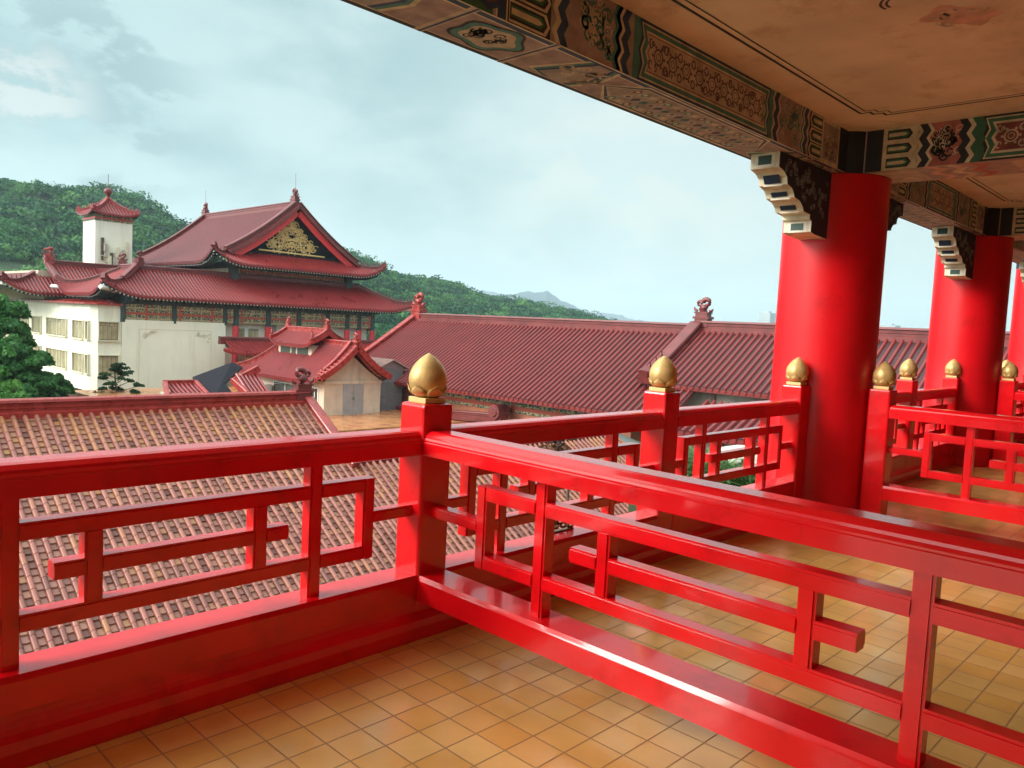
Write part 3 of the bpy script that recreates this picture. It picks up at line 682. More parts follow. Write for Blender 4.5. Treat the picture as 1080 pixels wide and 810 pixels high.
def ornament(b,p,s,d,mi=0):
    """curling ridge beast: base, swelling body, two curls; d = direction along the ridge, pointing outward"""
    p=Vector(p); d=Vector(d).normalized(); z=Vector((0,0,1))
    sd=Vector((-d.y,d.x,0))
    def q(u,v,w=0): return p+d*(u*s)+z*(v*s)+sd*(w*s)
    def blk(u0,u1,v0,v1,w):
        vs=[q(u,v,k) for v in (v0,v1) for (u,k) in ((u0,-w),(u1,-w),(u1,w),(u0,w))]
        b.add(vs,[(0,3,2,1),(4,5,6,7),(0,1,5,4),(1,2,6,5),(2,3,7,6),(3,0,4,7)],mi)
    blk(-.34,.30,-.25,.10,.20); blk(-.40,.38,.10,.20,.235); blk(-.30,.28,.20,.34,.19); blk(-.34,.33,.34,.40,.215)
    b.tube([q(-.02,.36),q(.02,.52),q(-.03,.64),q(-.04,.72)],[.20*s,.19*s,.20*s,.15*s],10,mi)
    c=[q(-.16+.21*(1-k/16)*math.cos(PI*.1+k*.42),.78+.21*(1-k/16)*math.sin(PI*.1+k*.42)) for k in range(14)]
    b.tube(c,[.12*s*(1-k/22) for k in range(14)],9,mi)
    c=[q(.20+.14*(1-k/14)*math.cos(PI*.9-k*.5),.74+.14*(1-k/14)*math.sin(PI*.9-k*.5)) for k in range(11)]
    b.tube(c,[.095*s*(1-k/16) for k in range(11)],8,mi)
    b.tube([q(.30,.44),q(.42,.52),q(.46,.62)],[.07*s,.06*s,.02*s],6,mi)
    b.tube([q(-.30,.44),q(-.42,.46),q(-.48,.54)],[.07*s,.06*s,.02*s],6,mi)
def beasts(b,pts,s,mi=0):
    for p in pts:
        p=Vector(p); b.tube([p,p+Vector((0,0,.45*s)),p+Vector((0,0,.75*s))],[.16*s,.2*s,.10*s],6,mi); b.tube([p+Vector((.05*s,0,.7*s)),p+Vector((-.12*s,0,.95*s))],[.12*s,.08*s],6,mi)
def eave_dots(b,sl,pitch=.3,inset=.22,drop=.30,size=.055,mi=0,n=None):
    nt=round(sl.L/pitch)
    for i in range(nt):
        t=sl.L*(i+.5)/nt; p=sl.pt(t,min(inset,sl.dmax(t)))-Vector((0,0,drop)); o=p-sl.n*.0
        a=o-sl.e*size-Vector((0,0,size)); 
        vs=[o+sl.e*x*size+Vector((0,0,z*size))+sl.n*y for y in (0,.9) for (x,z) in ((-1,-1),(1,-1),(1,1),(-1,1))]
        b.add(vs,[(0,1,2,3)],mi); b.add(vs,[(4,7,6,5),(0,4,5,1),(1,5,6,2),(2,6,7,3),(3,7,4,0)],mi+1)
PX,PY=Vector((1,0,0)),Vector((0,1,0))

# --- near roof with worn tiles, right below the balcony
def worn_slope(b,x0,x1,yt,zt,D,tan,c,pitch,mi_pan,mi_roll,end_mi):
    """rows run down towards -y; every pan course and roll tile is a real step"""
    def Z(d): return zt-tan*d+c*d*d           # d measured down the slope from the top
    n=round((x1-x0)/pitch); tl=.185; nr=int(D/tl)
    for i in range(n):
        xa=x0+(x1-x0)*i/n; xb=x0+(x1-x0)*(i+1)/n; xm=(xa+xb)/2; jit=random.uniform(-.05,.05)
        for k in range(nr):
            d0=k*tl+jit; d1=(k+1)*tl+jit+.012; t=random.random()**1.3*.85+.02
            if d0<0: d0=0
            t=min(1,t+.45*math.exp(-d0/2.4)*random.random())
            y0,y1=yt-d0,yt-d1; z0,z1=Z(d0)-.03,Z(d1)+.012; sag=.012
            vs=[(xa,y0,z0),(xm,y0,z0-sag),(xb,y0,z0),(xa,y1,z1),(xm,y1,z1-sag),(xb,y1,z1),(xa,y1,z1-.03),(xm,y1,z1-sag-.03),(xb,y1,z1-.03)]
            b.add(vs,[(0,3,4,1),(1,4,5,2),(3,6,7,4),(4,7,8,5)],mi_pan,False,t)
    tl2=.31; nr=int(D/tl2)
    sec=[(-1,-.2),(-.86,.5),(-.5,.87),(0,1),(.5,.87),(.86,.5),(1,-.2)]
    for i in range(n+1):
        x=x0+(x1-x0)*i/n; jit=random.uniform(-.1,.05); base=random.uniform(.1,.6)
        for k in range(nr+1):
            d0=max(0,k*tl2+jit); d1=min(D,(k+1)*tl2+jit+.02); t=min(1,max(.02,base+random.uniform(-.25,.3)+.38*math.exp(-d0/2.2)))
            if d1<=d0: continue
            r0,r1=.064,.071
            vs=[(x+q[0]*r0,yt-d0,Z(d0)+.016+q[1]*r0*1.15) for q in sec]+[(x+q[0]*r1,yt-d1,Z(d1)+.020+q[1]*r1*1.15) for q in sec]
            m=len(sec); b.add(vs,[(j,j+1,m+j+1,m+j) for j in range(m-1)],mi_roll,True,t); b.add(vs[m:],[tuple(range(m))],mi_roll,False,t)
        # round end tile at the eave
        b.add([(x+.075*math.cos(a),yt-D-.01,Z(D)+.012+.075*math.sin(a)) for a in np.linspace(0,2*PI,10,endpoint=False)],[tuple(range(10))],end_mi)
    return Z
t=thing('tiled_pavilion','nearest tiled roof with worn salmon and ochre tiles, low below the left railing','building',(4,17,-9))
TAN=.62
b=MB(); Z=worn_slope(b,-14,12.0,21.05,-1.47,9.2,TAN,.0,.277,0,1,1); b.build('front_slope',[M['npan'],M['nroll']],t)
b=MB(); worn_slope(b,12.15,26.5,18.2,Z(2.85)-.004,6.35,TAN,.0,.277,0,1,1); b.build('lower_slope',[M['npan'],M['nroll']],t)
b=MB(); s2=Slope((-14,28.5,Z(7.4)),PX,-PY,26,7.4,lambda d:.62*d); s2.make(b,.28,.06,5); b.build('back_slope',[M['trimd'],M['trimd'],M['panshade']],t)
b=MB(); b.sweep([(-14,21.15,-1.5),(11.5,21.15,-1.5),(12.2,21.15,-1.46)],RIDGE(.36,.47)); b.build('ridge',M['trim'],t)
b=MB(); ornament(b,(12.0,21.15,-1.16),.92,PX); b.build('ridge_beast',M['trimd'],t)
b=MB(); v=[(12.14,21.05-d,Z(d)+.02) for d in np.linspace(0,3.0,5)]; b.sweep(v,RIDGE(.3,.26),side=(1,0,0))
for k in range(11):
    d=.15+.27*k; b.tube([(12.25,21.05-d,Z(d)+.02),(12.5,21.05-d,Z(d)-.03)],.068,6); 
b.build('verge',M['trim'],t)
b=MB(); b.box(-13.5,12.1,12.6,27.8,-9,-6.5); b.poly([(12.2,21,-1.6),(12.2,12.2,Z(9)-.1),(12.2,12.2,-9),(12.2,27.8,-9),(12.2,27.8,Z(7)-.1)]); b.box(12.3,26.2,12.6,18.1,-9,-6.9); b.poly([(12.4,18.2,Z(2.8)-.15),(26.4,18.2,Z(2.8)-.15),(26.4,18.2,-9),(12.4,18.2,-9)]); b.build('wall',M['conc'],t)
b=MB(); b.sweep([(12.55,18.35,Z(2.8)-.08),(26.5,18.35,Z(2.8)-.08)],RIDGE(.24,.16)); b.build('lower_ridge',M['trim'],t)

# --- terrace deck
b=MB(); b.box(15.0,30.4,31.7,46,-9,-4.4); b.box(15.0,45,46,56.5,-9,-4.4); b.box(14.95,30.45,31.62,31.72,-4.62,-4.36); struct(b.build('terrace',M['terra']))

# --- long hall on the right (ridge runs away from us along +y)
TANL=math.tan(R(32)); XRg=28.4
def long_part(t,y0,y1,xe,zr,pitch,matn,rid_h,beast_y,name_roof):
    D=XRg-xe; H=D*TANL
    b=MB(); s=Slope((xe,y0,zr-H),PY,PX,y1-y0,D,prof(D,H,.05)); s.make(b,pitch,.068,6); b.build(name_roof,[matn,matn,M['panshade']],t)
    b=MB(); s2=Slope((XRg+D,y1,zr-H),-PY,-PX,y1-y0,D,prof(D,H,.05)); s2.make(b,.6,.1,4); b.build('back_slope',[matn,matn,M['panshade']],t)
    b=MB(); b.sweep([(XRg,max(y0,15.3) if y1>20 else y0,zr-.05),(XRg,y1,zr-.05)],RIDGE(.42,rid_h)); b.build('ridge',M['trimd'],t)
    return s
t=thing('long_hall','long low hall with plum tiled roof and painted frieze, behind the largest gold bud','building',(27,25,-9))
sl=long_part(t,13.2,35.3,22.9,1.72,.30,M['rooflong'],.42,None,'front_slope')
b=MB(); v=[sl.pt(22.1,d)+Vector((0,.1,0)) for d in np.linspace(0,5.5,9)]; b.sweep(v,RIDGE(.36,.34)); b.build('verge',M['trim'],t)
b=MB(); ornament(b,(28.4,35.2,2.05),1.25,PY); b.build('ridge_beast',M['trim'],t)
b=MB(); b.box(24.0,33,15.6,35.0,-9,-2.52); b.poly([(24.05,35.05,-2.5),(28.4,35.05,1.4),(32.7,35.05,-2.5)]); b.build('wall',M['brickyz'],t)
b=MB(); b.box(23.93,24.01,15.6,35.02,-2.5,-1.72); b.build('frieze',M['fry'],t)
t=thing('side_wing','nearer tiled wing with grey concrete wall, its roof beast rising beside the thickest column','building',(27,5,-9))
sl2=long_part(t,-16,15.4,24.62,1.86,.285,M['rooflong'],.42,None,'front_slope')
b=MB(); v=[sl2.pt(31.35,d)+Vector((-.25 if d==0 else 0,.05,.12 if d==0 else 0)) for d in np.linspace(0,3.75,7)]; b.sweep(v,RIDGE(.5,.42))
beasts(b,[sl2.pt(31.35,d)+Vector((0,.05,.40)) for d in (.15,.55,.95)],.42); b.build('verge',M['trimd'],t)
b=MB(); ornament(b,(28.4,15.2,2.2),1.02,PY); b.build('ridge_beast',M['trimd'],t)
b=MB(); b.box(25.5,32.5,-15.8,15.2,-9,-.55); b.poly([(25.52,15.25,-.6),(28.4,15.25,1.5),(32.4,15.25,-.6)]); b.build('wall',M['conc'],t)
for i in range(14):
    y=14.9-2.15*i; b=MB(); b.box(25.40,25.52,y-.09,y+.09,-4,-.6); b.build('pilaster',M['rust'],t)
# small lower eave below that wing
t=thing('lower_canopy','small red tiled canopy roof glimpsed through the railing beside the thickest column','roof',(23,5,-9))
b=MB(); s3=Slope((22.3,-12,-2.02),PY,PX,24.6,2.2,prof(2.2,1.0,.1)); s3.make(b,.30,.085,4); b.build('slope',[M['rooflong'],M['rooflong'],M['panshade']],t)
b=MB(); b.box(23.2,25.3,-12,12.5,-9,-2.0); b.build('wall',M['conc'],t)
for i in range(10):
    b=MB(); b.box(23.08,23.21,12.2-1.3*i,12.36-1.3*i,-4.4,-2.02); b.build('post',M['rust'],t)
# low coping wall with scroll end in front of the frieze
t=thing('coping_wall','dark red tiled coping with a rolled scroll end under the painted frieze','wall',(23.2,26,-4.4))
b=MB(); b.box(23.05,23.35,22.9,31,-4.4,-3.2); b.build('wall_body',M['brickyz'],t)
b=MB(); b.sweep([(23.2,31,-3.35),(23.2,22.8,-2.85)],RIDGE(.3,.32)); b.build('coping',M['trimd'],t)
b=MB(); b.tube([(22.85,22.55,-2.46),(23.6,22.55,-2.46)],.36,20); b.tube([(22.80,22.55,-2.46),(22.86,22.55,-2.46)],[.2,.24],16); b.box(22.95,23.5,22.2,22.95,-4.4,-2.6); b.build('scroll_end',M['trimd'],t)

for n_,loc in (('long_hall',(34.395,32.022,-11.653)),('side_wing',(34.395,7.022,-11.653)),('lower_canopy',(29.395,7.022,-11.653)),('coping_wall',(29.645,33.272,-5.903))):
    o=bpy.data.objects[n_]; o.location=loc; o.scale=(1.25,1.25,1.25)      # enlarged about the camera, so set farther back
# --- hut with the grey double door
t=thing('gabled_hut','small peach hut with grey double door and curved red tiled gable','hut',(25.4,41,-4.4))
XH=25.1; YF=36.75; YB=47.2
hp=prof(2.5,2.42,.32)
b=MB(); s=Slope((XH-2.5,YF,-2.42),PY,PX,YB-YF,2.5,hp,0,2.2,.55,.3,2.0,2.4); s.make(b,.27,.075,6); b.build('left_slope',[M['roofred'],M['roofred'],M['panshade']],t)
b=MB(); s_=Slope((XH+2.5,YB,-2.42),-PY,-PX,YB-YF,2.5,hp,0,0,.3,.55,2.0,2.4); s_.make(b,.27,.075,6); b.build('right_slope',[M['roofred'],M['roofred'],M['panshade']],t)
b=MB(); b.sweep([(XH,YF+.1,-.2),(XH,YB-1,-.2)],RIDGE(.3,.36)); b.build('ridge',M['trim'],t)
for sg,sl_ in ((0,s),(1,s_)):
    b=MB(); tt=.55 if sg==0 else sl_.L-.55
    v=[sl_.pt(tt,d) for d in np.linspace(.35,2.5,8)]; b.sweep(v,RIDGE(.24,.30)); p=sl_.pt(tt,.35); beasts(b,[p+Vector((0,0,.1))],.42)
    tv=0 if sg==0 else sl_.L
    v=[sl_.pt(tv,d)-Vector((0,.03,.20)) for d in np.linspace(-.05,2.5,9)]; b.sweep(v,[(-.05,-.14),(.05,-.14),(.05,.2),(-.05,.2)])
    for k in range(11):
        d=.1+.25*k; p=sl_.pt(tv,d); b.tube([p+Vector((0,-.10,-.02)),p+Vector((0,.5,-.0))],.085,7)
    b.build('gable_verge',M['trim'],t)
b=MB(); v=[s.pt(s.L-d,d) for d in np.linspace(.1,2.2,7)]; b.sweep(v,RIDGE(.25,.3)); b.build('hip_ridge',M['trim'],t)
b=MB(); ornament(b,(XH,YF+.25,.05),.62,-PY); b.build('ridge_beast',M['trim'],t)
b=MB(); b.box(XH-1.75,XH+2.4,37.6,46.4,-4.4,-2.35); 
b.add([(XH-1.75,37.6,-2.35),(XH+2.4,37.6,-2.35),(XH+1.2,37.6,-1.55),(XH,37.6,-.6),(XH-1.2,37.6,-1.55)],[(0,1,2,3,4)]); b.build('wall',M['hut'],t)
b=MB(); b.box(XH-1.76,XH+2.41,37.52,37.62,-2.5,-2.30); b.build('lintel_band',M['hut'],t)
for sg in (-1,1):
    b=MB(); xc=XH+.32+sg*.375; b.box(xc-.365,xc+.365,37.54,37.61,-4.4,-2.5); b.box(xc-.26,xc+.26,37.525,37.541,-3.3,-2.62); b.box(xc-.26,xc+.26,37.525,37.541,-4.2,-3.5); d=b.build('door_leaf',M['grey'],t)
    b=MB(); b.box(XH+.32+sg*.06-.02,XH+.32+sg*.06+.02,37.48,37.54,-3.5,-3.3); b.build('handle',M['steel'],d)
for (ya,yb,za,zb_) in ((38.2,39.0,-3.7,-2.75),(40.6,43.6,-3.9,-2.75)):
    b=MB(); b.box(XH-1.79,XH-1.74,ya,yb,za,zb_); w=b.build('window',M['white'],t); b=MB(); b.box(XH-1.80,XH-1.789,ya+.08,(ya+yb)/2-.04,za+.08,zb_-.08); b.box(XH-1.80,XH-1.789,(ya+yb)/2+.04,yb-.08,za+.08,zb_-.08); b.build('pane',M['glass'],w)
# raised lantern roof on the hut's ridge
b=MB(); sm=Slope((XH-1.25,40.0,-.35),PY,PX,5.2,1.25,prof(1.25,.95,.3),0,0,.35,.35,1.2,1.2); sm.make(b,.26,.07,4); sm2=Slope((XH+1.25,45.2,-.35),-PY,-PX,5.2,1.25,prof(1.25,.95,.3),0,0,.35,.35,1.2,1.2); sm2.make(b,.26,.07,4); mo=b.build('lantern_roof',[M['roofred'],M['roofred'],M['panshade']],t)
b=MB(); b.box(XH-.85,XH+.85,40.6,44.7,-1.6,-.3); b.build('lantern_body',M['hut'],mo)
b=MB(); b.box(XH-.87,XH-.855,41.0,42.3,-1.0,-.42); b.box(XH-.87,XH-.855,42.5,43.0,-1.0,-.42); b.box(XH-.87,XH-.855,43.2,44.4,-1.0,-.42); b.build('lantern_window',M['glass'],mo)
b=MB(); b.sweep([(XH,40.1,.58),(XH,45.1,.58)],RIDGE(.24,.26)); 
for sl_,tv in ((sm,.1),(sm2,5.1),(sm,5.1),(sm2,.1)):
    b.sweep([sl_.pt(tv,d) for d in np.linspace(0,1.25,5)],RIDGE(.22,.24))
ornament(b,(XH,40.2,.8),.62,-PY); ornament(b,(XH,45.0,.8),.62,PY); beasts(b,[sm.pt(.1,.1)+Vector((0,0,.2)),sm.pt(5.1,.1)+Vector((0,0,.2))],.5); b.build('lantern_ridges',M['trim'],mo)
# sheet metal shed beside it
t=thing('metal_shed','grey sheet metal shed with brown tin roof beside the gabled hut','shed',(29.0,41,-4.4))
b=MB()
for i in range(22):
    x=28.15+1.8*i/22; b.box(x,x+.05,38.46,38.50,-4.4,-1.6)
b.box(28.1,29.95,38.5,45,-4.4,-1.55); b.add([(28.1,38.5,-1.55),(29.95,38.5,-1.55),(28.95,38.5,-1.12)],[(0,1,2)])
for z in (-2.5,-3.4): b.box(28.1,29.95,38.44,38.5,z-.02,z+.02)
b.build('wall',M['corr'],t)
b=MB(); 
for (xa,za,xb,zb_) in ((27.62,-1.66,28.95,-1.02),(28.95,-1.02,30.3,-1.62)):
    b.add([(xa,38.2,za),(xb,38.2,zb_),(xb,46,zb_),(xa,46,za),(xa,38.2,za-.07),(xb,38.2,zb_-.07),(xb,46,zb_-.07),(xa,46,za-.07)],[(0,1,2,3),(7,6,5,4),(0,4,5,1),(2,6,7,3),(0,3,7,4),(1,5,6,2)])
    for i in range(9):
        f=(i+.5)/9; x=xa+(xb-xa)*f; z=za+(zb_-za)*f; b.box(x-.02,x+.02,38.2,46,z,z+.035)
b.build('roof',M['rust'],t)
def aircon(x,y,z,label):
    t=thing('air_conditioner',label,'air conditioner',(x,y,z),group='white boxes beside the hut')
    b=MB(); b.box(x-.28,x+.28,y-.4,y+.4,z,z+.62); o=b.build('casing',M['white'],t,bevel=.02)
    b=MB(); b.tube([(x-.285,y,z+.31),(x-.30,y,z+.31)],.22,16); b.build('fan_grille',M['grey'],t)
aircon(22.9,45.2,-3.6,'white air conditioner box left of the hut, the farther and taller looking one')
aircon(22.9,43.9,-3.75,'white air conditioner box left of the hut, nearer the window')
b=MB(); b.box(22.5,23.3,43.2,45.9,-4.4,-3.62); b.box(22.5,23.3,43.2,44.4,-3.75,-3.62) if False else None
tag(b.build('concrete_plinth',M['conc'],origin=(22.9,44.5,-4.4)),'low concrete plinth carrying the white air conditioner boxes','plinth')
for o in [x for x in bpy.data.objects if x.name.startswith('air_conditioner')]: o.location.z=-3.62
# covered stair: dark sheet roof between two little tiled roofs
t=thing('covered_stairway','sloping dark sheet roof over a stairway with two small red tiled roofs','stairway',(19,42,-4.4))
b=MB()
def slab(pts,th,mi=0):
    n=len(pts); b.add(list(pts)+[(p[0],p[1],p[2]-th) for p in pts],[tuple(range(n)),tuple(range(2*n-1,n-1,-1))]+[(i,n+i,n+(i+1)%n,(i+1)%n) for i in range(n)],mi)
slab([(18.4,44.6,-2.55),(20.3,43.3,-1.55),(20.7,42.7,-1.8),(19.4,42.3,-2.75),(19.6,40.6,-3.9),(18.2,41.6,-3.9)],.1); b.build('sheet_roof',M['navyroof'],t)
b=MB(); sA=Slope((15.9,42.3,-3.5),PX,PY,2.4,1.7,prof(1.7,.62,.2),.6,0); sA.make(b,.26,.075,4); b.build('lower_roof',[M['roofred'],M['roofred'],M['panshade']],t)
b=MB(); b.sweep([sA.pt(.5,1.7),sA.pt(2.4,1.7)],RIDGE(.22,.22)); b.sweep([sA.pt(2.4,1.7),sA.pt(2.4,0)],RIDGE(.22,.22)); b.sweep([sA.pt(.6,1.7),sA.pt(.05,.0)],RIDGE(.2,.2)); b.build('lower_ridge',M['trim'],t)
b=MB(); sB=Slope((20.2,40.9,-3.35),Vector((.75,.66,0)).normalized(),Vector((-.66,.75,0)).normalized(),2.0,1.1,prof(1.1,.95,.2)); 
sB=Slope((20.0,40.6,-3.3),PX,PY,1.5,1.7,lambda d:.62*d); sB.make(b,.26,.08,4); b.build('upper_roof',[M['roofred'],M['roofred'],M['panshade']],t)
b=MB(); b.sweep([sB.pt(0,1.7)+Vector((-.15,0,-.5)),sB.pt(1.5,1.7)+Vector((.1,0,.35))],RIDGE(.24,.26)); b.sweep([sB.pt(0,1.7)+Vector((-.1,0,-.4)),sB.pt(0,0)],RIDGE(.22,.22)); b.build('upper_ridge',M['trim'],t)
b=MB(); b.box(18.2,21.3,42.2,44.6,-4.4,-3.6); b.box(20.2,21.4,40.9,42.3,-4.4,-3.2); b.box(16.2,18.3,42.6,44.0,-4.4,-3.35); b.build('wall',M['conc'],t)

# --- the great hall
t=thing('temple_hall','great hall with double eaved maroon roof, gold gable ornament and white side walls','hall',(33,70,-9))
HALL=t
ZE=2.42
lp=prof(4.0,2.25,.15)
LX0,LX1,LY0=18.4,48.3,60.5
front=Slope((LX0,LY0,ZE),PX,PY,LX1-LX0,4.0,lp,4.0,4.0,1.15,.75,3.6,3.2)
b=MB(); front.make(b,.30,.085,6,under=1,end=0); b.build('lower_front_slope',[M['roofred'],M['under'],M['panshade']],t)
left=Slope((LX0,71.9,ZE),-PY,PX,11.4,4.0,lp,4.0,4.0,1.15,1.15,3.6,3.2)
b=MB(); left.make(b,.30,.085,6,under=1); b.build('lower_left_slope',[M['roofred'],M['under'],M['panshade']],t)
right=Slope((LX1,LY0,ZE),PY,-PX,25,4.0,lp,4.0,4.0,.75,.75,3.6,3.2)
b=MB(); right.make(b,.30,.085,6,under=1); b.build('lower_right_slope',[M['roofred'],M['under'],M['panshade']],t)
b=MB(); eave_dots(b,front); eave_dots(b,left); eave_dots(b,right); b.build('rafter_ends',[M['white'],M['under']],t)
b=MB()
def hip(sl,first,dm,n=8,w=.3,h=.34):
    v=[sl.pt(d if first else sl.L-d,d) for d in np.linspace(.0,dm,n)]
    v[0]=v[0]+Vector((0,0,.22)); b.sweep(v,RIDGE(w,h)); return v
hip(front,True,4.0); b.build('hip_ridge',M['trimd'],t); b=MB(); hip(left,True,4.0); b.build('hip_ridge',M['trimd'],t); b=MB(); hip(front,False,4.0)
pp=[front.pt(front.L-d,d)+Vector((0,0,.3)) for d in np.linspace(.1,2.6,7)]; beasts(b,pp,.42)
b.build('hip_ridge',M['trimd'],t)
b=MB()   # white painted corner beams
for (x,y,z,dx,dy) in ((LX0+.25,LY0+.25,ZE+.55,1,1),(LX1-.25,LY0+.25,ZE+.25,-1,1),(LX0+.25,71.65,ZE+.55,1,-1)):
    b.tube([(x-dx*.50,y-dy*.50,z),(x+dx*1.8,y+dy*1.8,z-.1)],.2,4)
b.build('corner_beams',M['white'],t)
b=MB()   # dark bracket zone under the lower eave, then frieze
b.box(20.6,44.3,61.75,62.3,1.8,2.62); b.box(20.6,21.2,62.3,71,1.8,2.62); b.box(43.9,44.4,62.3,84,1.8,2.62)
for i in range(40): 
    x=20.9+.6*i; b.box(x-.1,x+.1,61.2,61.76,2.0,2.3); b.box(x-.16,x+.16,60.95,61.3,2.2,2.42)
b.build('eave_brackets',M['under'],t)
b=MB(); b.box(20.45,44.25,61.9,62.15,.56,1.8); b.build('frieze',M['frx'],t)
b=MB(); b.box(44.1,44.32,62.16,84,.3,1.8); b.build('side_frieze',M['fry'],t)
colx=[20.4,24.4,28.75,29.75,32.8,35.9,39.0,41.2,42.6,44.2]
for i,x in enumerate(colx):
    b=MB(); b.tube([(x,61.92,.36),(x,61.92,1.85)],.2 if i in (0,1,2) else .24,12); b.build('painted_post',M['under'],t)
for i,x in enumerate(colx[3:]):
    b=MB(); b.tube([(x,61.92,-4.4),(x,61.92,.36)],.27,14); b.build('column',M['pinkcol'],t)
b=MB(); b.box(20.3,28.75,61.75,71.0,-9,.56); b.build('side_wall',M['cream'],t)
# raised moulding with corner scrolls on the white wall
b=MB()
for (xa,xb,za,zb_) in ((21.55,27.5,-.18,-.14),(21.55,21.59,-5,-.18),(27.46,27.5,-5,-.18)): b.box(xa,xb,61.73,61.752,za,zb_)
for sg,x in ((1,21.6),(-1,27.45)):
    for k in range(14):
        u=random.uniform(0,1.2); z=-.2-random.uniform(0,1.1)*(1-u/1.4); r0=.13
        b.tube([(x+sg*(u+.1+r0*(1-q/12)*math.cos(q*.7+k)),61.745,z-.1+r0*(1-q/12)*math.sin(q*.7+k)) for q in range(11)],.022,5)
b.build('wall_moulding',M['cream2'],t)
b=MB(); b.box(28.75,44.0,62.6,84,-9,.8); b.build('infill_wall',M['cream'],t)
for (xa,xb) in ((30.2,31.0),(31.15,32.3)):
    b=MB(); b.box(xa,xb,62.54,62.61,-3,.25); w=b.build('window',M['white'],t); b=MB(); b.box(xa+.1,xb-.1,62.52,62.541,-2.9,.15); b.build('pane',M['curtain2'],w)
b=MB(); b.box(33.4,34.0,62.54,62.61,-3,.5); b.box(36.5,38.2,62.54,62.61,-3,.4); b.build('door',M['grey'],t)
# top edge of lower roof against the upper storey
b=MB(); b.sweep([(22.6,64.55,ZE+2.15),(44.2,64.55,ZE+2.15)],RIDGE(.4,.5)); b.sweep([(22.4,64.6,ZE+2.15),(22.4,67.9,ZE+2.15)],RIDGE(.4,.6)); b.build('skirt_ridge',M['trimd'],t)
b=MB(); ornament(b,(22.45,64.3,ZE+2.75),1.0,Vector((-1,-.6,0))); b.sweep([(22.45,64.4,ZE+2.7),(20.6,62.6,ZE+1.3)],RIDGE(.3,.3)); b.build('corner_beast',M['trimd'],t); b=MB(); ornament(b,(22.45,68,ZE+2.75),.9,Vector((-1,.6,0))); b.build('corner_beast',M['trimd'],t)
b=MB(); b.box(22.6,31,64.8,84,2,4.9); b.build('rear_mass',M['rooffar'],t)
# upper storey
b=MB(); b.box(30.6,43.0,64.7,84,4.2,5.75); b.build('upper_wall',M['cream2'],t)
b=MB(); b.box(31.4,42.4,64.6,64.72,4.95,5.5); b.build('upper_frieze',M['frx'],t)
b=MB(); b.box(30.5,43.1,64.3,84.2,5.5,6.1)
for i in range(24):
    x=31+.5*i; b.box(x-.09,x+.09,63.6,64.31,5.6,5.9)
b.box(30.4,31.0,64.1,64.9,4.4,5.9); b.box(42.5,43.1,64.1,64.9,4.4,5.9); b.build('upper_brackets',M['under'],t)
XG=36.85; UD=9.1; UY0,UY1=62.3,86.5; ZU=5.78; HP=2.5
up_=prof(UD,6.05,.38)
uf=Slope((XG-UD,UY0,ZU),PX,PY,2*UD,HP,up_,HP,HP,1.3,1.1,3.4,2.4)
ul=Slope((XG-UD,UY1,ZU),-PY,PX,UY1-UY0,UD,up_,HP,HP,1.0,1.3,3.4,2.4)
ur=Slope((XG+UD,UY0,ZU),PY,-PX,UY1-UY0,UD,up_,HP,HP,1.1,1.0,3.4,2.4)
b=MB(); uf.make(b,.30,.085,6,under=1); b.build('upper_front_skirt',[M['roofred'],M['under'],M['panshade']],t)
b=MB(); ul.make(b,.30,.085,10,under=1); b.build('upper_left_slope',[M['rooffar'],M['under'],M['panshade']],t)
b=MB(); ur.make(b,.30,.085,10,under=1); b.build('upper_right_slope',[M['rooffar'],M['under'],M['panshade']],t)
b=MB(); eave_dots(b,uf); eave_dots(b,ul); eave_dots(b,ur); b.build('upper_rafter_ends',[M['white'],M['under']],t)
b=MB(); hip(uf,False,2.5,6)
pp=[uf.pt(uf.L-d,d)+Vector((0,0,.32)) for d in np.linspace(.1,2.2,6)]; beasts(b,pp,.42); b.build('hip_ridge',M['trimd'],t); b=MB(); hip(uf,True,2.5,6); pp=[uf.pt(d,d)+Vector((0,0,.32)) for d in np.linspace(.2,1.8,4)]; beasts(b,pp,.36)
b.build('hip_ridge',M['trimd'],t)
YG=UY0+HP
b=MB()
for sl_,tv in ((ul,ul.L-HP+.35),(ur,HP-.35)):
    v=[sl_.pt(tv,d)+Vector((0,0,.08)) for d in np.linspace(HP*.9,UD,12)]; b.sweep(v,RIDGE(.55,.5))
    v=[sl_.pt(tv,d)+Vector((0,-.35,-.05)) for d in np.linspace(HP*.9,UD,12)]; b.sweep(v,[(-.3,-.12),(.3,-.12),(.3,.14),(-.3,.14)])
for sl_,tv in ((ul,HP),(ur,ur.L-HP)):
    v=[sl_.pt(tv,d)+Vector((0,0,.08)) for d in np.linspace(HP*.9,UD,12)]; b.sweep(v,RIDGE(.45,.45))
b.build('gable_ridges',M['trimd'],t)
b=MB()
for sl_,tv in ((ul,ul.L-HP+.6),(ur,HP-.6)):
    v=[sl_.pt(tv,d)+Vector((0,0,-.75)) for d in np.linspace(HP*.9,UD+.02,12)]; b.sweep(v,[(-.08,-.12),(.08,-.12),(.08,.42),(-.08,.42)])
b.build('barge_boards',M['redboard'],t)
b=MB(); gp=[]
gd=np.linspace(HP,UD,10)
gp=[(XG-UD+d,YG+.1,up_(d)+ZU-.4) for d in gd]+[(XG+UD-d,YG+.1,up_(d)+ZU-.4) for d in gd[::-1][1:]]
b.poly(gp); b.build('gable_field',M['navyroof'],t)
b=MB()   # gold scroll work in the gable
def gold(x,z,r0,n,ph,dr): b.tube([(x+r0*(1-q/(n*1.1))*math.cos(ph+dr*q*.55),YG+.02,z+r0*(1-q/(n*1.1))*math.sin(ph+dr*q*.55)) for q in range(n)],.042,5)
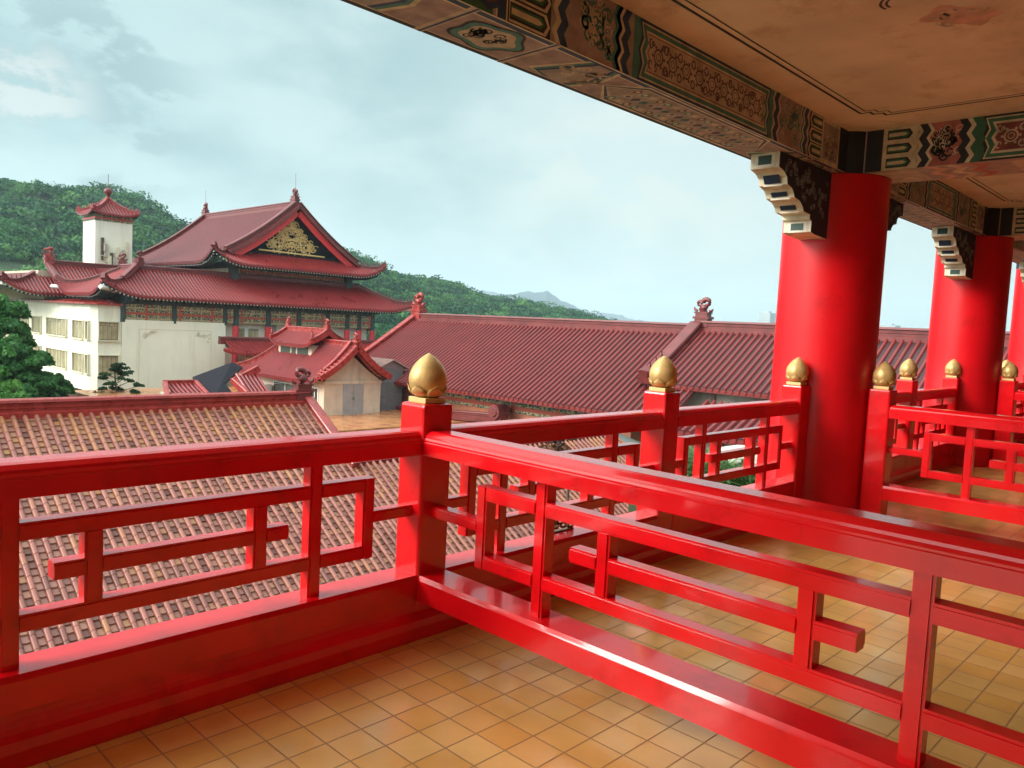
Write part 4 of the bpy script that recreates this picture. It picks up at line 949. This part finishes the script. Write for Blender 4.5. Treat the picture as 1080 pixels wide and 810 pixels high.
for k in range(120):
    z=random.uniform(7.45,10.4); hw=max(.2,(10.75-z)/3.35*3.55)
    if 7.55<z<7.75: continue
    x=random.uniform(0,hw); ph=random.uniform(0,6.28); r0=random.uniform(.2,.38)
    if x>hw-.25 and z>7.8: continue
    for sg in (1,-1): gold(XG-.2+sg*x,z,r0,11,ph if sg>0 else PI-ph,sg)
b.tube([(XG-3.6,YG+.02,7.42),(XG+3.4,YG+.02,7.36)],.09,5); b.build('gable_ornament',M['goldp'],t)
b=MB(); zr=ZU+6.05; b.sweep([(XG,YG-.2,zr-.1),(XG,UY1-HP+.2,zr-.1)],RIDGE(.45,.62)); b.build('ridge',M['trimd'],t)
for y,d in ((YG-.0,-PY),(UY1-HP,PY)):
    b=MB(); ornament(b,(XG,y,zr+.45),1.25,d); o=b.build('ridge_beast',M['trimd'],t)
    b=MB(); b.tube([(XG,y,zr+1.4),(XG,y,zr+3.1)],.03,5); b.build('lightning_rod',M['grey'],o)
# left block with windows, flat red canopy
t=thing('window_block','cream three storey block with curtained windows left of the great hall','building',(22,75,-9))
XL0=18.2
b=MB(); b.box(XL0,22,62.0,69.0,-9,1.42) if False else None
b.add([(20.28,61.95,-5.14),(18.6,62.0,-5.14),(18.2,62.6,-5.14),(18.2,82.1,-5.14),(20.28,82.1,-5.14),(20.28,71,-5.14)]+[(20.28,61.95,1.7),(18.6,62.0,1.7),(18.2,62.6,1.7),(18.2,82.1,1.7),(20.28,82.1,1.7),(20.28,71,1.7)],
      [(0,1,2,3,4,5)[::-1],(6,7,8,9,10,11),(0,6,7,1)[::-1],(1,7,8,2)[::-1],(2,8,9,3)[::-1],(3,9,10,4)[::-1]])
b.build('wall',M['cream'],t)
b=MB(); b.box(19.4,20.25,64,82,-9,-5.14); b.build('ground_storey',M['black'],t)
b=MB(); b.box(19.1,19.5,63.2,63.6,-9,-5.14); b.box(20.0,20.28,62.0,62.4,-9,-5.14); b.build('pillar',M['conc'],t)
b=MB(); slabp=[(20.28,61.6,1.74),(18.4,61.65,1.74),(17.75,62.4,1.74),(17.6,82.5,1.74),(20.28,82.5,2.0),(20.28,63.5,2.1)]
slab(slabp,.12); b.build('canopy_roof',M['trim'],t)
def win(pa,pb,za,zb_,name='window',curt='curtain'):
    pa,pb=Vector(pa),Vector(pb); d=(pb-pa).normalized(); nrm=Vector((d.y,-d.x,0))
    if nrm.x>0 and abs(nrm.x)>.3: nrm=-nrm
    if abs(nrm.x)<=.3 and nrm.y>0: nrm=-nrm
    b=MB()
    def bx(u0,u1,z0,z1,o0,o1,mi=0):
        vs=[pa+d*u+nrm*o+Vector((0,0,z)) for z in (z0,z1) for (u,o) in ((u0,o0),(u1,o0),(u1,o1),(u0,o1))]
        b.add(vs,[(0,3,2,1),(4,5,6,7),(0,1,5,4),(1,2,6,5),(2,3,7,6),(3,0,4,7)],mi)
    L=(pb-pa).length
    bx(0,L,za,zb_,-.05,.004); w=b.build(name,M['black'],t)
    b=MB(); bx(.04,L-.04,za+.05,zb_-.05,.002,.008); b.build('pane',M[curt],w)
    b=MB(); bx(-.10,L+.10,za-.10,za,.0,.20); bx(-.08,L+.08,zb_,zb_+.08,0,.16); bx(-.07,0,za-.01,zb_+.01,0,.14); bx(L,L+.07,za-.01,zb_+.01,0,.14)
    n=max(1,round(L/1.3))
    for i in range(1,n): bx(L*i/n-.035,L*i/n+.035,za,zb_,.006,.03)
    b.build('frame',M['cream2'],w)
for za,zb_ in ((-1.10,.28),(-3.77,-2.32)):
    for ya,yb in ((63.95,66.3),(67.95,73.2),(74.95,77.5),(78.9,81.9)):
        win((18.2,ya,0),(18.2,yb,0),za,zb_)
    win((18.2,63.25,0),(18.2,62.65,0),za,zb_); win((18.66,62.0,0),(20.05,61.957,0),za,zb_,curt='curtain2')
# wings of roof farther left
t=thing('rear_wing','farther red tiled wing with upturned eaves behind the window block, left edge of the hall','building',(17,80,-9))
b=MB(); f2=Slope((14.4,72.2,ZE-.05),PX,PY,7.5,3.5,prof(3.5,1.7,.15),3.4,0,1.15,0,3.2,3.0); f2.make(b,.30,.085,5,under=1); b.build('front_slope',[M['roofred'],M['under'],M['panshade']],t)
b=MB(); l2=Slope((14.4,96,ZE-.05),-PY,PX,23.8,3.5,prof(3.5,1.7,.15),0,3.4,0,1.15,3.2,3.0); l2.make(b,.30,.085,5,under=1); b.build('left_slope',[M['rooffar'],M['under'],M['panshade']],t)
b=MB(); eave_dots(b,f2); b.build('rafter_ends',[M['white'],M['under']],t)
b=MB(); v=[f2.pt(d,d) for d in np.linspace(0,3.4,6)]; v[0]=v[0]+Vector((0,0,.2)); b.sweep(v,RIDGE(.3,.34)); beasts(b,[f2.pt(d,d)+Vector((0,0,.3)) for d in np.linspace(.2,2,5)],.36); b.build('hip_ridge',M['trimd'],t)
b=MB(); s9=Slope((18.6,72.6,3.6),PX,PY,9,2.6,prof(2.6,1.35,.1)); s9.make(b,.30,.085,4); b.build('upper_slope',[M['roofred'],M['roofred'],M['panshade']],t)
b=MB(); b.sweep([(18.7,75.2,4.85),(27,75.2,4.85)],RIDGE(.4,.55)); b.sweep([s9.pt(.1,2.6),s9.pt(.1,0)],RIDGE(.3,.3)); b.build('ridge',M['trimd'],t)
b=MB(); ornament(b,(18.8,75.2,5.3),1.15,-PX); b.build('ridge_beast',M['trim'],t)
b=MB(); b.tube([(14.5,72.4,ZE+.62),(16.4,74.3,ZE+.45)],.16,4); b.build('corner_beam',M['white'],t)
b=MB(); b.box(18.5,27,75.3,96,-9,2.5); b.box(18,27,75.2,95,2.5,4.4); b.build('wall',M['hut'],t)
# canopy roof along the hall front
t=thing('hall_canopy','low red tiled canopy in front of the great hall, behind the hut','roof',(37,59,-4.4))
b=MB(); cs=Slope((26.6,57.6,-1.85),PX,PY,24,2.4,prof(2.4,.95,.2),1.2,0,.35,0,2,2); cs.make(b,.30,.08,5); b.build('slope',[M['roofred'],M['roofred'],M['panshade']],t)
b=MB(); b.sweep([(27.4,60.05,-1.02),(50.6,60.05,-1.02)],RIDGE(.4,.5)); b.build('ridge',M['trimd'],t)
b=MB(); b.box(28.9,50,58.7,60,-9,-2.7); b.build('wall',M['brickxz'],t)
b=MB(); b.box(28.85,50,58.62,58.72,-2.7,-1.95); b.build('frieze',M['frx'],t)
b=MB(); b.box(43.5,45.6,56.2,57.4,-1.5,-.75); b.tube([(44.4,56.8,-.8),(44.4,56.8,.3)],.05,6); tag(b.build('rooftop_unit',M['white'],origin=(44.5,56.8,-1.5)),'white rooftop unit with thin pipe, between the hut and the long hall','rooftop unit')
b=MB(); b.box(43.3,45.8,56.0,57.55,-4.4,-1.5); tag(b.build('service_box',M['hut'],origin=(44.5,56.8,-4.4)),'plain peach service box under the white rooftop unit','service box')
# tower
t=thing('roof_tower','white square tower with small pointed red roof and ball finial, antennas on its side','tower',(25.3,79,3))
tc=Vector((24.62,78.05,0)); hw=1.66
b=MB(); b.box(tc.x-hw,tc.x+hw,tc.y-hw,tc.y+hw,-4,9.45); b.build('shaft',M['cream'],t)
b=MB(); b.box(tc.x-hw-.03,tc.x+hw+.03,tc.y-hw-.03,tc.y+hw+.03,9.45,10.05); b.build('frieze',M['frx'],t)
tp=prof(2.12,1.55,.35)
b=MB()
for (A,e,n) in (((-2.12,-2.12),PX,PY),((2.12,-2.12),PY,-PX),((2.12,2.12),-PX,-PY),((-2.12,2.12),-PY,PX)):
    s_=Slope((tc.x+A[0],tc.y+A[1],10.1),e,n,4.24,2.12,tp,2.12,2.12,.34,.34,1.5,2); s_.make(b,.28,.08,5,under=1)
    v=[s_.pt(d,d) for d in np.linspace(0,2.12,6)]; v[0]+=Vector((0,0,.15)); b.sweep(v,RIDGE(.24,.28)); beasts(b,[s_.pt(d,d)+Vector((0,0,.25)) for d in (.15,.5,.85)],.36)
b.build('roof',[M['roofred'],M['under'],M['panshade']],t)
b=MB(); b.lathe([(.28,11.55),(.2,11.9),(.16,12.1),(.32,12.25),(.38,12.45),(.32,12.65),(.12,12.78)],(tc.x,tc.y,0),16); b.tube([(tc.x,tc.y,12.75),(tc.x,tc.y,14.1)],.03,5); b.build('finial',M['trimd'],t)
AG='pale antennas fixed to the tower'
for i in range(12):
    x=tc.x-1.1+.2*i; z=random.uniform(4.6,7.0)-.06*i; h=random.choice((.7,1.1,1.6)); y=tc.y-hw-random.uniform(.15,.5)
    b=MB(); b.box(x-.13,x+.13,y-.09,y+.09,z,z+h); b.tube([(x,y+.07,z+h/2),(x,tc.y-hw+.02,z+h/2)],.04,5); b.box(x-.07,x+.09,y-.02,y+.2,z-.5,z-.1)
    lab='pale antenna panel on the right face of the white tower'
    tag(b.build('antenna_panel',M['conc'] if i%4==1 else (M['cream2'] if i%4 else M['bark']),origin=(x,y,z)),lab,'antenna',AG)

# ------------------------------------------------------------------ ground, hill, far ridges
b=MB(); n=48; rr_=[0,60,200,800,3000,9000]
vs=[(0,0,-9.0)]+[(r*math.cos(2*PI*k/n),r*math.sin(2*PI*k/n),-9.0) for r in rr_[1:] for k in range(n)]
fs=[(0,1+k,1+(k+1)%n) for k in range(n)]+[(1+(i-1)*n+k,1+i*n+k,1+i*n+(k+1)%n,1+(i-1)*n+(k+1)%n) for i in range(1,len(rr_)-1) for k in range(n)]
b.add(vs,fs); struct(b.build('ground',M['ground']))
def bearing(x,y):
    d=ray(x,y); return math.atan2(d.x,d.y), d.z/math.hypot(d.x,d.y)
def crest_table(pts):
    a=[bearing(x,y) for x,y in pts]; return [p[0] for p in a],[p[1] for p in a]
HC=crest_table([(-420,215),(-200,195),(0,189),(35,194),(75,197),(115,199),(150,210),(200,237),(250,252),(300,256),(355,260),(400,280),(440,291),(470,295),(520,311),(560,315),(600,323),(640,334),(690,345),(760,356)])
HR=np.interp(np.linspace(0,1,20),[0,.5,.75,1],[430,430,470,620])
def hill_h(az,r):
    tn=np.interp(az,HC[0],HC[1],left=HC[1][0],right=-.01); rc=np.interp(az,[HC[0][0],HC[0][9],HC[0][19]],[430,440,640]); r0=np.interp(az,[HC[0][0],HC[0][9],HC[0][19]],[135,150,330])
    zc=1.6+tn*rc-5.6; f=np.clip((r-r0)/(rc-r0),0,1.25); f=np.where(f<=1,f*f*(3-2*f)*.6+f*.4,1-(f-1)*.6)
    bump=3.5*np.sin(az*31+r*.017)*np.sin(r*.03+az*13)*np.clip((r-r0)/60,0,1)*np.where(f<.97,1,.25)
    return -9.05+(zc+9)*f+bump*np.clip(zc/30,0,1)
az0,az1=HC[0][0],HC[0][-1]
b=MB(); na,nr_=150,40; g=[]
for i in range(na+1):
    az=az0+(az1-az0)*i/na
    for j in range(nr_+1):
        r=120+(720-120)*j/nr_; g.append((CAM.x+r*math.sin(az),CAM.y+r*math.cos(az),float(hill_h(az,r))))
b.add(g,[(i*(nr_+1)+j,i*(nr_+1)+j+1,(i+1)*(nr_+1)+j+1,(i+1)*(nr_+1)+j) for i in range(na) for j in range(nr_)],0,True); struct(b.build('hillside',M['hill']))
# forest on the hill: one mass of leaf clumps
def crown_cards(cx,cy,cz,rad,hgt,n,size,tone,lobes=5,up=.35):
    lo=rng.normal(size=(lobes,3))*np.array([.45,.45,.28])*rad; lo[:,2]=np.abs(lo[:,2])*hgt/rad*.8
    k=rng.integers(0,lobes,n); d=rng.normal(size=(n,3)); d/=np.linalg.norm(d,axis=1)[:,None]; d[:,2]=np.abs(d[:,2])*.9-.15
    rr=rad*.58*rng.uniform(.75,1.08,n)[:,None]
    c=np.array([cx,cy,cz])+lo[k]+d*rr*np.array([1,1,hgt/rad])
    nrm=d+rng.normal(size=(n,3))*.55+np.array([0,0,up]); nrm/=np.linalg.norm(nrm,axis=1)[:,None]
    a=np.cross(nrm,rng.normal(size=(n,3))); a/=np.linalg.norm(a,axis=1)[:,None]; bb=np.cross(nrm,a)
    s=size*rng.uniform(.6,1.3,n)[:,None]
    V=np.stack([c-a*s-bb*s*.6,c+a*s*.8-bb*s*.5,c+a*s+bb*s*.7,c-a*s*.7+bb*s*.6],1)
    return V,np.clip(tone+rng.normal(size=n)*.07,0.02,1)
VV=[];TT=[]; cnt=0
while cnt<4300:
    az=rng.uniform(az0+.02,az1-.01); rc=np.interp(az,[HC[0][0],HC[0][9],HC[0][19]],[430,440,640]); r0=np.interp(az,[HC[0][0],HC[0][9],HC[0][19]],[135,150,330])
    r=math.sqrt(rng.uniform(r0**2,(rc*1.06)**2)); z=float(hill_h(az,r)); s=rng.uniform(2.4,4.2)+3.6*rng.uniform()**3
    V,T=crown_cards(CAM.x+r*math.sin(az),CAM.y+r*math.cos(az),z+s*.25,s,s*.8,int(115 if r>250 else 200),.50 if r>250 else .36,rng.beta(.9,1.1))
    VV.append(V);TT.append(T);cnt+=1
fo=quads('hill_forest',np.concatenate(VV),np.concatenate(TT),M['leafhill']); struct(fo,'stuff')
fo['label']='dense green forest covering the hill behind the great hall'
def far_ridge(name,pts,dist,depth):
    az,tn=crest_table(pts); b=MB(); m=140; g=[]
    for i in range(m+1):
        a=az[0]+(az[-1]-az[0])*i/m; t_=np.interp(a,az,tn); zc=1.6+dist*t_
        zc+=.018*dist*.06*math.sin(a*210)+.008*dist*.06*math.sin(a*530+1)
        for j in range(9):
            f=j/8; r=dist+depth*(f-.5); h=-9+(zc+9)*(1-abs(2*f-1))**1.1
            g.append((CAM.x+r*math.sin(a),CAM.y+r*math.cos(a),h-1))
    b.add(g,[(i*9+j,i*9+j+1,(i+1)*9+j+1,(i+1)*9+j) for i in range(m) for j in range(8)],0,True); return struct(b.build(name,M['far']))
far_ridge('mountain',[(440,330),(495,312),(530,311),(552,308),(576,307),(596,318),(615,328),(650,337),(680,346),(720,352)],3300,900)
far_ridge('mountain',[(480,318),(510,306),(522,307),(540,320),(600,322),(627,331),(640,329),(650,332),(668,336),(690,342),(720,347),(800,356)],4600,1200)
# distant towers, seen left and right of the thickest column
def block(px,w,topy,dist,label):
    a,_=bearing(px,350); x,y=CAM.x+dist*math.sin(a),CAM.y+dist*math.cos(a); _,tn=bearing(px,topy); h=1.6+tn*dist
    t=thing('tower_block',label,'tower block',(x,y,-9)); b=MB(); b.box(x-w/2,x+w/2,y-w/2,y+w/2,-9,h); b.box(x-w*.2,x+w*.3,y-w*.2,y+w*.2,h,h+3); b.build('facade',M['city'],t)
block(808,22,330,1500,'pale distant tower block just left of the thickest column')
block(938,30,343,1700,'low pale distant tower block just right of the thickest column')

# ------------------------------------------------------------------ near trees and planting
def tree(x,y,zt,rad,label,n=9000,matn='leaf',tone=.58,name='broadleaf_tree',z0=-9,size=.12,hgt=None):
    t=thing(name,label,'tree',(x,y,z0)); H=zt-z0; hgt=hgt or rad*.8
    b=MB(); b.tube([(x,y,z0),(x+.1,y,z0+H*.35),(x-.1,y+.1,z0+H*.75)],[.28,.22,.12],8)
    for k in range(7):
        a=k*2.4; b.tube([(x,y,z0+H*(.35+.05*k)),(x+rad*.4*math.cos(a),y+rad*.4*math.sin(a),z0+H*(.5+.05*k)),(x+rad*.75*math.cos(a),y+rad*.75*math.sin(a),z0+H*(.6+.05*k))],[.11,.07,.025],5)
    b.build('trunk',M['bark'],t)
    VV=[];TT=[]
    for k in range(48):
        a=rng.uniform(0,6.28); q=math.sqrt(rng.uniform(0,1))*rad*.8; zz=zt-hgt*.30-rng.uniform(0,1)**1.1*hgt*1.9-(q/rad)**2*hgt*.7
        V,T=crown_cards(x+q*math.cos(a)-x,y+q*math.sin(a)-y,zz-z0,rad*rng.uniform(.24,.40),rad*.36,n//30,size,tone+rng.uniform(-.22,.22),4)
        VV.append(V);TT.append(T)
    quads('crown',np.concatenate(VV),np.concatenate(TT),M[matn],t); return t
tree(9.7,56.0,2.7,3.4,'tall leafy green tree at the left edge in front of the window block',24000,hgt=3.0)
tree(9.9,51.2,-.2,2.7,'rounder leafy tree right of the tall one, below the curtained windows',24000,tone=.5,hgt=2.4)
tree(12.2,53.2,-2.7,2.1,'dark leafy tree lowest of the three, against the window block wall',16000,tone=.36,hgt=1.7)
tree(7.7,46.2,-2.0,2.3,'bright green tree cut by the left photo edge, just above the nearest roof ridge',18000,tone=.72,hgt=1.8)
# pine
t=thing('pine_tree','small dark pine with open tufts in front of the white wall','tree',(17.4,54.6,-9)); b=MB()
pb=Vector((17.4,54.6,-9)); b.tube([pb,pb+Vector((.15,0,3.2)),pb+Vector((-.1,.1,6.4))],[.13,.10,.04],7)
VV=[];TT=[]
for k in range(22):
    z=3.6+2.8*k/21; a=k*2.3; L=(1.75-.05*k)*(1 if k<17 else .5)*random.uniform(.6,1); e=pb+Vector((.15+L*math.cos(a),L*math.sin(a),z+L*.28)); b.tube([pb+Vector((.1,0,z-.1)),e],[.04,.015],5)
    V,T=crown_cards(e.x-pb.x,e.y-pb.y,e.z-pb.z,.36,.26,150,.085,random.uniform(.2,.7),3); VV.append(V);TT.append(T)
b.build('trunk',M['bark'],t); quads('needles',np.concatenate(VV),np.concatenate(TT),M['pine'],t)
# planting seen through the railing by the thickest column
def strap_plant(x,y,z,h,n,label,matn='shrubg'):
    t=thing('strap_leaf_plant',label,'plant',(x,y,z),group='green plants below the railing'); V=[];T=[]
    for k in range(n):
        a=rng.uniform(0,6.28); L=h*rng.uniform(.6,1.1); w=.035*h; c,s=math.cos(a),math.sin(a); tn=rng.uniform(.1,.9); o=rng.normal(size=2)*.35*h
        pts=[(o[0]+c*L*.5*f*f*1.6,o[1]+s*L*.5*f*f*1.6,L*(f-.45*f*f*f)) for f in (0,.33,.66,1)]
        for i in range(3):
            p,q=np.array(pts[i]),np.array(pts[i+1]); sd=np.array([-s,c,0])*w*(1-.28*i); se=np.array([-s,c,0])*w*(1-.28*(i+1))
            V.append([p-sd,p+sd,q+se,q-se]); T.append(tn)
    quads('leaves',np.array(V),np.array(T),M[matn],t); return t
LAB='strap leaved green plant seen through the railing left of the thickest column'
for k,(px,D_) in enumerate(((713,24.5),(722,23.6),(733,24),(742,22.8),(750,24),(757,22.4),(764,23.6),(772,22.6),(780,23.8),(789,22.8),(797,24),(806,23),(746,21.9),(768,21.8),(792,22.0))):
    d=ray(px,478); p=CAM+d*D_; strap_plant(p.x,p.y,-2.95+.1*(k%3),1.35+.3*(k%2),120,LAB)
b=MB(); b.box(17.0,23.4,1,10.6,-9,-2.9); struct(b.build('planting_bed',M['ground']))
d=ray(786,466); p=CAM+d*23.2
t=thing('garden_rock','pale boulder among the plants left of the thickest column','rock',(p.x,p.y,-2.9)); b=MB()
b.lathe([(.05,-2.95),(.95,-2.9),(1.05,-2.5),(.9,-2.05),(.6,-1.75),(.2,-1.62)],(p.x,p.y,0),18,0,lambda a,z:1+.16*math.sin(3*a+z*2)+.1*math.sin(7*a-z*5)); b.build('boulder',M['rock'],t)
# grey metal housing and bronze shrub seen over the partition
t=thing('metal_housing','grey green sheet metal housing with sloping lid, seen under the outer rail','housing',(27.2,20.2,-9))
b=MB(); b.box(25.3,29.6,19.2,21.2,-9,-3.95); 
for i in range(5): b.box(25.3+.86*i,25.36+.86*i,19.16,19.2,-9,-3.95)
b.build('casing',M['steel'],t)
b=MB(); b.add([(25.1,19.0,-3.95),(29.9,19.0,-3.95),(29.3,21.4,-3.2),(25.6,21.4,-3.2),(25.1,19.0,-4.03),(29.9,19.0,-4.03),(29.3,21.4,-3.28),(25.6,21.4,-3.28)],[(0,1,2,3),(7,6,5,4),(0,4,5,1),(1,5,6,2),(2,6,7,3),(3,7,4,0)]); b.build('lid',M['steel'],t)
d=CAM+ray(602,466)*24.0
t=thing('bronze_shrub','small bronze leaved shrub showing under the outer rail right of the corner post','shrub',(d.x,d.y,-9)); b=MB()
b.tube([(d.x,d.y,-9),(d.x,d.y,d.z-.2)],[.08,.04],6); b.build('stem',M['bark'],t); VV=[];TT=[]
for k in range(9):
    V,T=crown_cards(rng.normal()*.42,rng.normal()*.42,d.z+9+rng.normal()*.26-.05,.3,.26,70,.075,rng.uniform(.1,.8),3); VV.append(V);TT.append(T)
quads('leaves',np.concatenate(VV),np.concatenate(TT),M['shrubr'],t)

# ------------------------------------------------------------------ air
HAZE=0.00021
if HAZE:
    b=MB(); b.box(-6500,6500,-6500,6500,-10.2,330); o=b.build('haze',[]); struct(o,'stuff')
    m=bpy.data.materials.new('haze_air'); m.use_nodes=True; nt=m.node_tree; nt.nodes.remove(nt.nodes['Principled BSDF'])
    v=nt.nodes.new('ShaderNodeVolumePrincipled'); v.inputs['Density'].default_value=HAZE; v.inputs['Color'].default_value=(.72,.88,1.0,1); v.inputs['Anisotropy'].default_value=.2
    nt.links.new(v.outputs[0],nt.nodes['Material Output'].inputs['Volume']); o.data.materials.append(m)

# ------------------------------------------------------------------ sky and light
SUN_EL,SUN_AZ=R(27),math.atan2(-1,.6)      # azimuth from +y towards +x: light comes from the left
w=bpy.data.worlds.new('World'); S.world=w; w.use_nodes=True; nt=w.node_tree; bg=nt.nodes['Background']
sky=nt.nodes.new('ShaderNodeTexSky'); sky.sky_type='NISHITA'; sky.sun_disc=False; sky.sun_elevation=SUN_EL; sky.sun_rotation=SUN_AZ; sky.air_density=1.3; sky.dust_density=3
tc=nt.nodes.new('ShaderNodeTexCoord')
def N(t,**k):
    n=nt.nodes.new(t)
    for a,v in k.items(): setattr(n,a,v)
    return n
def lk(a,b_): nt.links.new(a,b_)
def math_(op,a,b_=None,c=None,clamp=False):
    n=N('ShaderNodeMath',operation=op,use_clamp=clamp)
    for i,v in enumerate((a,b_,c)):
        if v is None: continue
        if isinstance(v,(int,float)): n.inputs[i].default_value=v
        else: lk(v,n.inputs[i])
    return n.outputs[0]
def mixc(f,a,b_):
    n=N('ShaderNodeMix',data_type='RGBA')
    lk(f,n.inputs[0]) if not isinstance(f,(int,float)) else setattr(n.inputs[0],'default_value',f)
    for i,v in ((6,a),(7,b_)):
        if isinstance(v,tuple): n.inputs[i].default_value=(*v,1)
        else: lk(v,n.inputs[i])
    return n.outputs[2]
def noise(scale,det,rough,sx=(1,1,1),loc=(0,0,0)):
    mp=N('ShaderNodeMapping'); mp.inputs['Scale'].default_value=sx; mp.inputs['Location'].default_value=loc; lk(tc.outputs['Generated'],mp.inputs['Vector'])
    n=N('ShaderNodeTexNoise'); n.inputs['Scale'].default_value=scale; n.inputs['Detail'].default_value=det; n.inputs['Roughness'].default_value=rough; lk(mp.outputs[0],n.inputs['Vector']); return n.outputs['Fac']
def near(px,py,rad,soft):
    """soft round region of the sky about a direction"""
    d=ray(px,py).normalized(); n=N('ShaderNodeVectorMath',operation='DISTANCE'); lk(tc.outputs['Generated'],n.inputs[0]); n.inputs[1].default_value=d
    m=N('ShaderNodeMapRange',interpolation_type='SMOOTHSTEP'); m.inputs[1].default_value=rad; m.inputs[2].default_value=max(0,rad-soft); lk(n.outputs['Value'],m.inputs[0]); return m.outputs[0]
def ramp(v,a,b_):
    m=N('ShaderNodeMapRange',interpolation_type='SMOOTHSTEP'); m.inputs[1].default_value=a; m.inputs[2].default_value=b_; lk(v,m.inputs[0]); return m.outputs[0]
sxz=N('ShaderNodeSeparateXYZ'); lk(tc.outputs['Generated'],sxz.inputs[0])
K=3.35
base=(.54*K,.85*K,.84*K); pale=(.68*K,.94*K,.92*K); greyc=(.42*K,.67*K,.68*K); white=(1.05*K,1.08*K,1.02*K); fill_sky=(5.1*K,5.2*K,4.9*K)
n1=noise(3.2,7,.55,(1,1,2.2),(3.1,1.7,.4)); n2=noise(9,8,.6,(1,1,2.0),(1.3,5.2,2.1)); n3=noise(1.6,4,.5,(1,1,1.6),(7.7,2.2,1.1))
c=mixc(ramp(n3,.35,.65),base,pale)
c=mixc(math_('MULTIPLY',near(640,60,.75,.75),.75),c,(1.0*K,1.12*K,1.10*K))
c=mixc(math_('MULTIPLY',ramp(n1,.40,.62),math_('MULTIPLY',near(170,140,.62,.4),.9)),c,greyc)
c=mixc(math_('MULTIPLY',ramp(n2,.47,.56),math_('MULTIPLY',near(75,115,.17,.10),.9)),c,(.36*K,.56*K,.58*K))
c=mixc(math_('MULTIPLY',ramp(n2,.48,.58),math_('MULTIPLY',near(30,104,.085,.06),.7)),c,white)
c=mixc(math_('MULTIPLY',ramp(n2,.40,.56),math_('MULTIPLY',near(670,235,.24,.16),.85)),c,(.98*K,1.10*K,1.0*K))
c=mixc(math_('MULTIPLY',ramp(n2,.40,.54),math_('MULTIPLY',near(605,252,.075,.06),.4)),c,(.42*K,.62*K,.66*K))
c=mixc(math_('MULTIPLY',ramp(n2,.42,.55),math_('MULTIPLY',near(715,254,.045,.04),.3)),c,(.48*K,.68*K,.70*K))
c=mixc(math_('MULTIPLY',near(980,300,.45,.45),.6),c,(.90*K,1.0*K,.94*K))
# sky behind left, out of view, boosted as added fill light
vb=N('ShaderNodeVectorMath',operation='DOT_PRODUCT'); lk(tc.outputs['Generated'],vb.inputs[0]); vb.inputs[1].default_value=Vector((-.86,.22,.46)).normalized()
c=mixc(math_('MULTIPLY',ramp(vb.outputs['Value'],.15,.95),.9),c,fill_sky)
# overcast dome: overhead sky, out of view, raised to brighten the scene below
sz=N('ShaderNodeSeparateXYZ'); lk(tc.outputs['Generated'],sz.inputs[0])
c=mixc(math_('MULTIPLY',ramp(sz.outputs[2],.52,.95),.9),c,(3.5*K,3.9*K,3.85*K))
c=mixc(.08,c,sky.outputs[0])
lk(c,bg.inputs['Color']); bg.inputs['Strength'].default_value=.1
sd=bpy.data.lights.new('sun','SUN'); so=bpy.data.objects.new('sun',sd); C.objects.link(so); sd.energy=1.5; sd.angle=R(24); sd.color=(1,.96,.89)
sdir=Vector((math.sin(SUN_AZ)*math.cos(SUN_EL),math.cos(SUN_AZ)*math.cos(SUN_EL),math.sin(SUN_EL)))
so.rotation_euler=sdir.to_track_quat('Z','Y').to_euler(); so.location=(-40,0,60)
S.view_settings.view_transform='Standard'; S.view_settings.look='None'; S.view_settings.exposure=1.24; S.view_settings.gamma=1; S.view_settings.use_curve_mapping=False
S.render.engine='CYCLES'; S.cycles.use_denoising=True
try: S.cycles.denoiser='OPENIMAGEDENOISE'
except Exception: pass
S.cycles.max_bounces=8; S.cycles.diffuse_bounces=5; S.cycles.glossy_bounces=4; S.cycles.transmission_bounces=3; S.cycles.volume_bounces=1; S.cycles.sample_clamp_indirect=6
